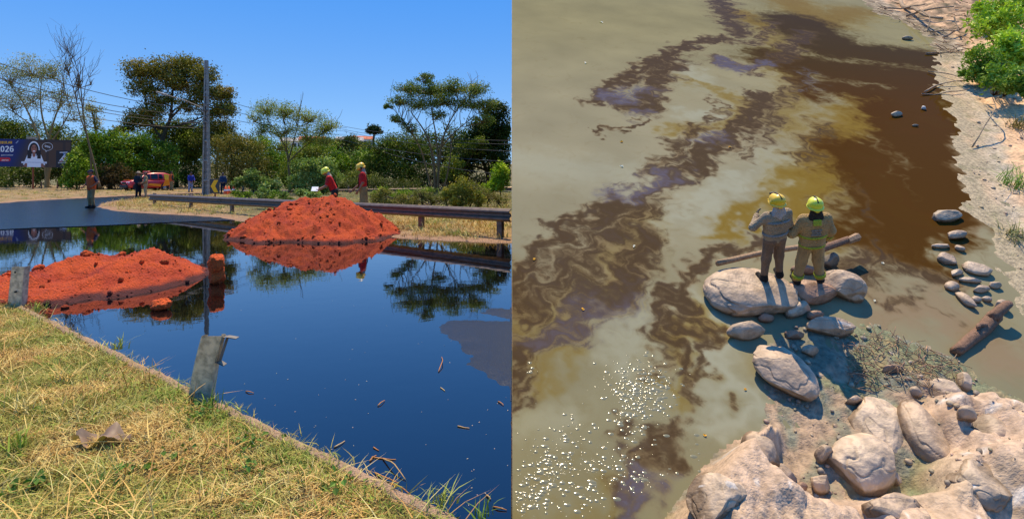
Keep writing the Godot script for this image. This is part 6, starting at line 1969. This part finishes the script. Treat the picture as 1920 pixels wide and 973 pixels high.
func make_river_things() -> void:
	var green := [lin(132, 168, 40), lin(200, 224, 88)]
	var deepg := [lin(100, 134, 44), lin(164, 192, 78)]
	var yellow := lin(246, 196, 20)
	river_bush("bush", "sunny green bush with yellow flowers in the top right corner", "bush", [[1880, 45, 44, 36, 1.6], [1905, 90, 34, 34, 1.4], [1850, 20, 24, 16, 1.2], [1905, 0, 36, 24, 2.0]], 0.2, green, yellow, "bushes on the sandy bank", 30, 46)
	river_bush("bush", "lower green bush spilling over the sand beneath the flowering one", "bush", [[1855, 118, 36, 34, 0.9], [1890, 150, 34, 30, 1.0], [1830, 140, 18, 22, 0.5], [1912, 165, 18, 24, 0.8]], 0.16, deepg, yellow, "bushes on the sandy bank", 30, 46)
	river_bush("bush", "small leafy sprig at the top edge above the dark debris", "bush", [[1795, 5, 22, 8, 0.5]], 0.14, green, Color(0, 0, 0, 0), "bushes on the sandy bank", 20, 24)
	rng.seed = 14
	for e in [[1898, 350, 0.5, "fresh green grass clump on the sandy bank at the right edge", lin(126, 158, 62)], [1908, 245, 0.6, "dry reddish-green grass hanging over the sandy bank at the right edge", lin(140, 132, 74)], [1905, 445, 0.3, "thin grass patch low on the sandy bank", lin(146, 146, 90)], [1830, 455, 0.0, "", Color.WHITE]]:
		if e[2] == 0.0: continue
		var p := river_px(e[0], e[1])
		p.y = river_height(p.x, p.z)
		var m := StandardMaterial3D.new()
		m.albedo_color = e[4].linear_to_srgb()
		m.vertex_color_use_as_albedo = true
		m.backlight_enabled = true
		m.backlight = Color(0.4, 0.4, 0.2)
		tag(obj("grass_clump", tuft_mesh(70, e[2], 1.1, 0.012, int(e[0]), 0.16), m, self, RIVER * Transform3D(Basis(), p)), e[3], "grass clump")
	# wood
	stick("wooden_pole", "long pale wooden pole lying on the largest boulder behind the firefighters", "wooden pole", [1345, 494], [1552, 456], 0.055, 0.05, 0.42, 0.42, M.wood, "", 0.01)
	var plank := stick("broken_plank", "weathered split plank sticking out over the water right of the firefighters", "plank", [1538, 468], [1592, 449], 0.075, 0.07, 0.4, 0.42, M.driftwood, "", 0.0)
	var mb := MB.new()
	limb(mb, Vector3.ZERO, river_px(1609, 444, 0.42) - river_px(1590, 452, 0.42), 0.07, 0.085, 0.0, Color(1.25, 1.2, 1.15), 3, 6)
	obj("split_end", mb.done(false), M.wood, plank, Transform3D(Basis(), river_px(1590, 452, 0.42) - Vector3(river_px(1538, 468, 0.4).x, 0.4, river_px(1538, 468, 0.4).z)))
	var log_ := stick("driftwood_log", "thick bent driftwood log at the waterline below the shore rocks", "log", [1792, 660], [1868, 592], 0.085, 0.12, 0.06, 0.12, M.driftwood, "", 0.08)
	mb = MB.new()
	var root := river_px(1792, 660, 0.06)
	root.y = 0.06
	var fork := river_px(1862, 598, 0.14) - root
	limb(mb, fork, river_px(1893, 570, 0.3) - root, 0.1, 0.07, 0.1, Color.WHITE, 6, 8)
	limb(mb, fork * 0.8, river_px(1835, 615, 0.2) - root, 0.05, 0.03, 0.1, Color.WHITE, 5, 7)
	obj("fork", mb.done(), M.driftwood, log_)
	var grey := lin(186, 164, 138)
	var twigs := [[1738, 100, 1803, 86, 0.03, "curved bleached branch reaching into the dark water"], [1742, 134, 1815, 152, 0.02, "thin stick across the wet margin, uppermost of three"], [1735, 172, 1812, 150, 0.022, "thin stick across the wet margin, middle of three"], [1730, 176, 1820, 166, 0.02, "thin stick across the wet margin, lowest of three"], [1690, 2, 1768, 34, 0.09, "thick bare trunk lying on the dark debris at the top"], [1700, 30, 1790, 12, 0.05, "crooked branch crossing the thick bare trunk"], [1770, 70, 1822, 30, 0.04, "leaning branch left of the flowering bush"], [1745, 60, 1800, 58, 0.035, "grey branch along the edge of the debris"], [1720, 20, 1740, 60, 0.03, "short broken branch on the dark debris"], [1790, 30, 1800, 60, 0.03, "short upright branch before the bush"], [1660, 15, 1735, 8, 0.04, "straight branch along the top edge of the debris"], [1825, 275, 1845, 195, 0.018, "thin dead stem standing out of the sand slope"]]
	for e in twigs:
		var a := river_px(e[0], e[1])
		var b := river_px(e[2], e[3])
		stick("dead_branch", e[5], "branch", [e[0], e[1]], [e[2], e[3]], e[4] * 1.2, e[4] * 0.7, maxf(river_height(a.x, a.z), 0.0) + 0.05, maxf(river_height(b.x, b.z), 0.0) + 0.12, M.bark, "dead branches on the far bank", 0.09, jit(grey, 0.15))
	# litter of twigs on the dark debris and on the gravel: too fine to count
	mb = MB.new()
	for i in 420:
		var top := i < 190
		var p := river_px(rng.randf_range(1610, 1830), rng.randf_range(-5, 110)) if top else river_px(rng.randf_range(1580, 1800), rng.randf_range(630, 740))
		if edge_distance(Vector2(p.x, p.z), bank_right if top else bank_low) > -0.05: continue
		p.y = river_height(p.x, p.z) + 0.03
		var a := rng.randf() * TAU
		var l := rng.randf_range(0.25, 0.9) * (1.0 if top else 0.4)
		limb(mb, p, p + Vector3(cos(a) * l, rng.randf_range(-0.02, 0.12), sin(a) * l), 0.014 * (1.3 if top else 0.5), 0.006, 0.1, jit(lin(184, 152, 120), 0.35), 3, 4)
	stuff(obj("twig_litter", mb.done(), M.bark, self, RIVER))
	# fallen leaves on the water
	var lv := [[1093, 580, "yellow leaf floating on the dark film, left of the whirl"], [1165, 266, "small yellow leaf on the upper film"], [1188, 461, "pale leaf by the brown film in the middle"], [1001, 487, "yellow leaf near the left edge of the river"], [1370, 277, "bright yellow speck on the film's upper arm"], [1322, 817, "orange leaf at the foot of the rock face"], [1397, 730, "orange leaf in the greenish water by the sloping slab"], [1655, 493, "pale leaf drifting right of the plank"], [1128, 42, "white fleck on the open water at the top"], [1098, 118, "tiny white fleck left of the film's hook"], [1166, 313, "tiny white fleck below the film's hook"], [1640, 565, "white fleck between the boulder and the shore rocks"]]
	for e in lv:
		var p := river_px(e[0], e[1])
		mb = MB.new()
		var s := river_scale(e[1])
		for i in 3:
			leaf(mb, Vector3(rng.randfn() * s, 0.012, rng.randfn() * s * 1.5), s * 6.0, s * 4.0, lin(240, 236, 220) if e[2].contains("white") or e[2].contains("pale") else lin(236, 182, 60), 4.0)
		tag(obj("floating_leaf", mb.done(false), M.leaf, self, RIVER * Transform3D(Basis(), p)), e[2], "leaf", "leaves floating on the river")
	# wavelets that catch the sun
	rng.seed = 31
	mb = MB.new()
	var spots := [[[1205, 730], 62, 56, 260], [[1190, 780], 50, 60, 90], [[1060, 830], 80, 50, 60], [[1030, 880], 60, 50, 110], [[990, 940], 60, 40, 90], [[1110, 920], 60, 60, 60], [[1150, 870], 60, 40, 40], [[1000, 700], 14, 14, 6], [[1310, 840], 14, 40, 8], [[1200, 900], 60, 30, 24]]
	for e in spots:
		for i in int(e[3] * 1.8):
			var p := river_px(e[0][0] + rng.randfn() * e[1] * 0.5, e[0][1] + rng.randfn() * e[2] * 0.5)
			if p.x < 0.06: continue
			wavelet(mb, p, 0.006 + 0.026 * pow(rng.randf(), 2.5))
	var wm := mat("wavelet", rgb(120, 121, 98), 0.16)
	wm.metallic_specular = 0.5
	stuff(obj("sunlit_wavelets", mb.done(), wm, self, RIVER))
	# the two firefighters on the rocks
	var coat := lin(205, 182, 148)
	var lime := lin(206, 226, 70)
	var silver := lin(176, 178, 176)
	var spot := func(px: float, py: float) -> Vector3:
		var p := river_px(px, py, 0.4)
		for k in 4:
			p = river_px(px, py, rock_top(p.x, p.z))
		p.y = rock_top(p.x, p.z) - 0.02
		return p
	var a: Vector3 = spot.call(1447, 522)
	figure("person", "firefighter in grey-brown coat and plain yellow helmet on the rocks, back turned", RIVER * Transform3D(Basis(Vector3.BACK, deg_to_rad(11.0)) * Basis(Vector3.UP, PI + 0.12), a), {"arm_l": [Vector3(0.4, 1.24, 0.02), Vector3(0.24, 1.33, 0.22)], "arm_r": [Vector3(-0.25, 1.16, 0.03), Vector3(-0.23, 0.95, 0.14)], "leg_l": [Vector3(0.12, 0.5, 0.01), Vector3(0.15, 0.085, -0.02)], "leg_r": [Vector3(-0.12, 0.5, 0.02), Vector3(-0.15, 0.085, 0.0)], "head": Vector3(0.2, 0.1, 0)},
		{"trousers": lin(162, 134, 108), "loose": 0.018, "shirt": coat, "bulk": 0.018, "sleeve": 0.95, "boots": lin(40, 36, 32), "helmet": M.helmet_yellow, "head_lamp": true, "stripe": true, "hood": lin(222, 214, 204), "gloves": lin(60, 54, 48), "bands": [["torso", 1.34, 0.252, 0.16, 0.025, silver, ""], ["torso", 1.07, 0.226, 0.155, 0.025, silver, ""], ["r", 0.4, 0.082, 0.082, 0.025, silver, "arm"]]}, 0.014)
	var b: Vector3 = spot.call(1516, 528)
	var kh := lin(218, 184, 126)
	figure("person", "firefighter in khaki gear with lime bands and striped lime helmet, back turned", RIVER * Transform3D(Basis(Vector3.BACK, deg_to_rad(12.0)) * Basis(Vector3.UP, PI - 0.1), b), {"arm_l": [Vector3(0.36, 1.16, -0.03), Vector3(0.22, 1.02, 0.16)], "arm_r": [Vector3(-0.29, 1.14, 0.0), Vector3(-0.29, 0.9, 0.1)], "leg_l": [Vector3(0.14, 0.5, 0.02), Vector3(0.2, 0.085, -0.02)], "leg_r": [Vector3(-0.14, 0.5, 0.02), Vector3(-0.2, 0.085, -0.02)], "head": Vector3(0.25, 0, 0)},
		{"trousers": kh, "loose": 0.032, "shirt": kh, "bulk": 0.028, "sleeve": 0.95, "boots": lin(38, 34, 30), "helmet": M.helmet_lime, "stripe": true, "hood": lin(60, 54, 44), "gloves": lin(52, 46, 38), "bands": [["torso", 1.11, 0.24, 0.168, 0.02, lime, ""], ["torso", 0.9, 0.222, 0.168, 0.02, lime, ""], ["l", 0.12, 0.08, 0.08, 0.055, lime, "arm"], ["r", 0.55, 0.074, 0.074, 0.025, lime, "arm"], ["l", 0.24, 0.1, 0.1, 0.035, lime, "shin"], ["r", 0.24, 0.1, 0.1, 0.035, lime, "shin"]]}, 0.014)
	for c in get_children():
		if c.has_meta("wr_r"):
			c.remove_meta("wr_r"); c.remove_meta("wr_l")
		if c.name.begins_with("person") and String(c.get_meta("label")).contains("lime bands"):
			mb = MB.new()
			for y in [[1.27, 0.17], [1.225, 0.14], [1.18, 0.16]]:
				box(mb, Transform3D(Basis(), Vector3(0, y[0], -0.145)), Vector3(y[1], 0.022, 0.012), 0.003, silver)
			obj("back_print", mb.done(false), M.cloth, c)
			mb = MB.new()
			box(mb, Transform3D(Basis(Vector3.RIGHT, 0.25), Vector3(0.0, 1.43, -0.135)), Vector3(0.13, 0.11, 0.03), 0.01, lime)
			obj("neck_patch", mb.done(false), M.cloth, c)

func wavelet(mb: MB, p: Vector3, r: float) -> void:                # a low round swell on the water
	var first := mb.v.size()
	var rise := r * 0.22
	var long := rng.randf_range(1.0, 2.2)
	mb.vert(p + Vector3(0, rise, 0))
	var prev := first
	for ring in range(1, 4):
		var t := ring / 3.0
		for s in 10:
			var a := TAU * s / 10.0
			mb.vert(p + Vector3(cos(a) * r * t * long, rise * (1.0 - t * t) - 0.001, sin(a) * r * t))
	for s in 10:
		mb.tri(first, first + 1 + (s + 1) % 10, first + 1 + s)
	for ring in 2:
		for s in 10:
			var a := first + 1 + ring * 10 + s
			var b := first + 1 + ring * 10 + (s + 1) % 10
			mb.quad(a, b, b + 10, a + 10)

# ---------------------------------------------------------------- all of it
func _ready() -> void:
	rng.seed = 1
	noise.seed = 11
	noise.frequency = 0.02
	noise.fractal_octaves = 4
	noise2.seed = 23
	noise2.frequency = 0.02
	noise2.fractal_octaves = 3
	RIVER = Transform3D(Basis(Vector3.RIGHT, TILT) * Basis(Vector3.BACK, deg_to_rad(-2.5)), Vector3(0, -0.4, -11.0))
	make_view()
	make_materials()
	make_left_ground()
	make_river_ground()
	make_rails()
	make_pole()
	make_signs()
	make_billboard()
	make_left_plants()
	make_heaps()
	make_posts()
	make_car()
	make_people()
	make_river_rocks()
	make_river_things()
	make_grass()
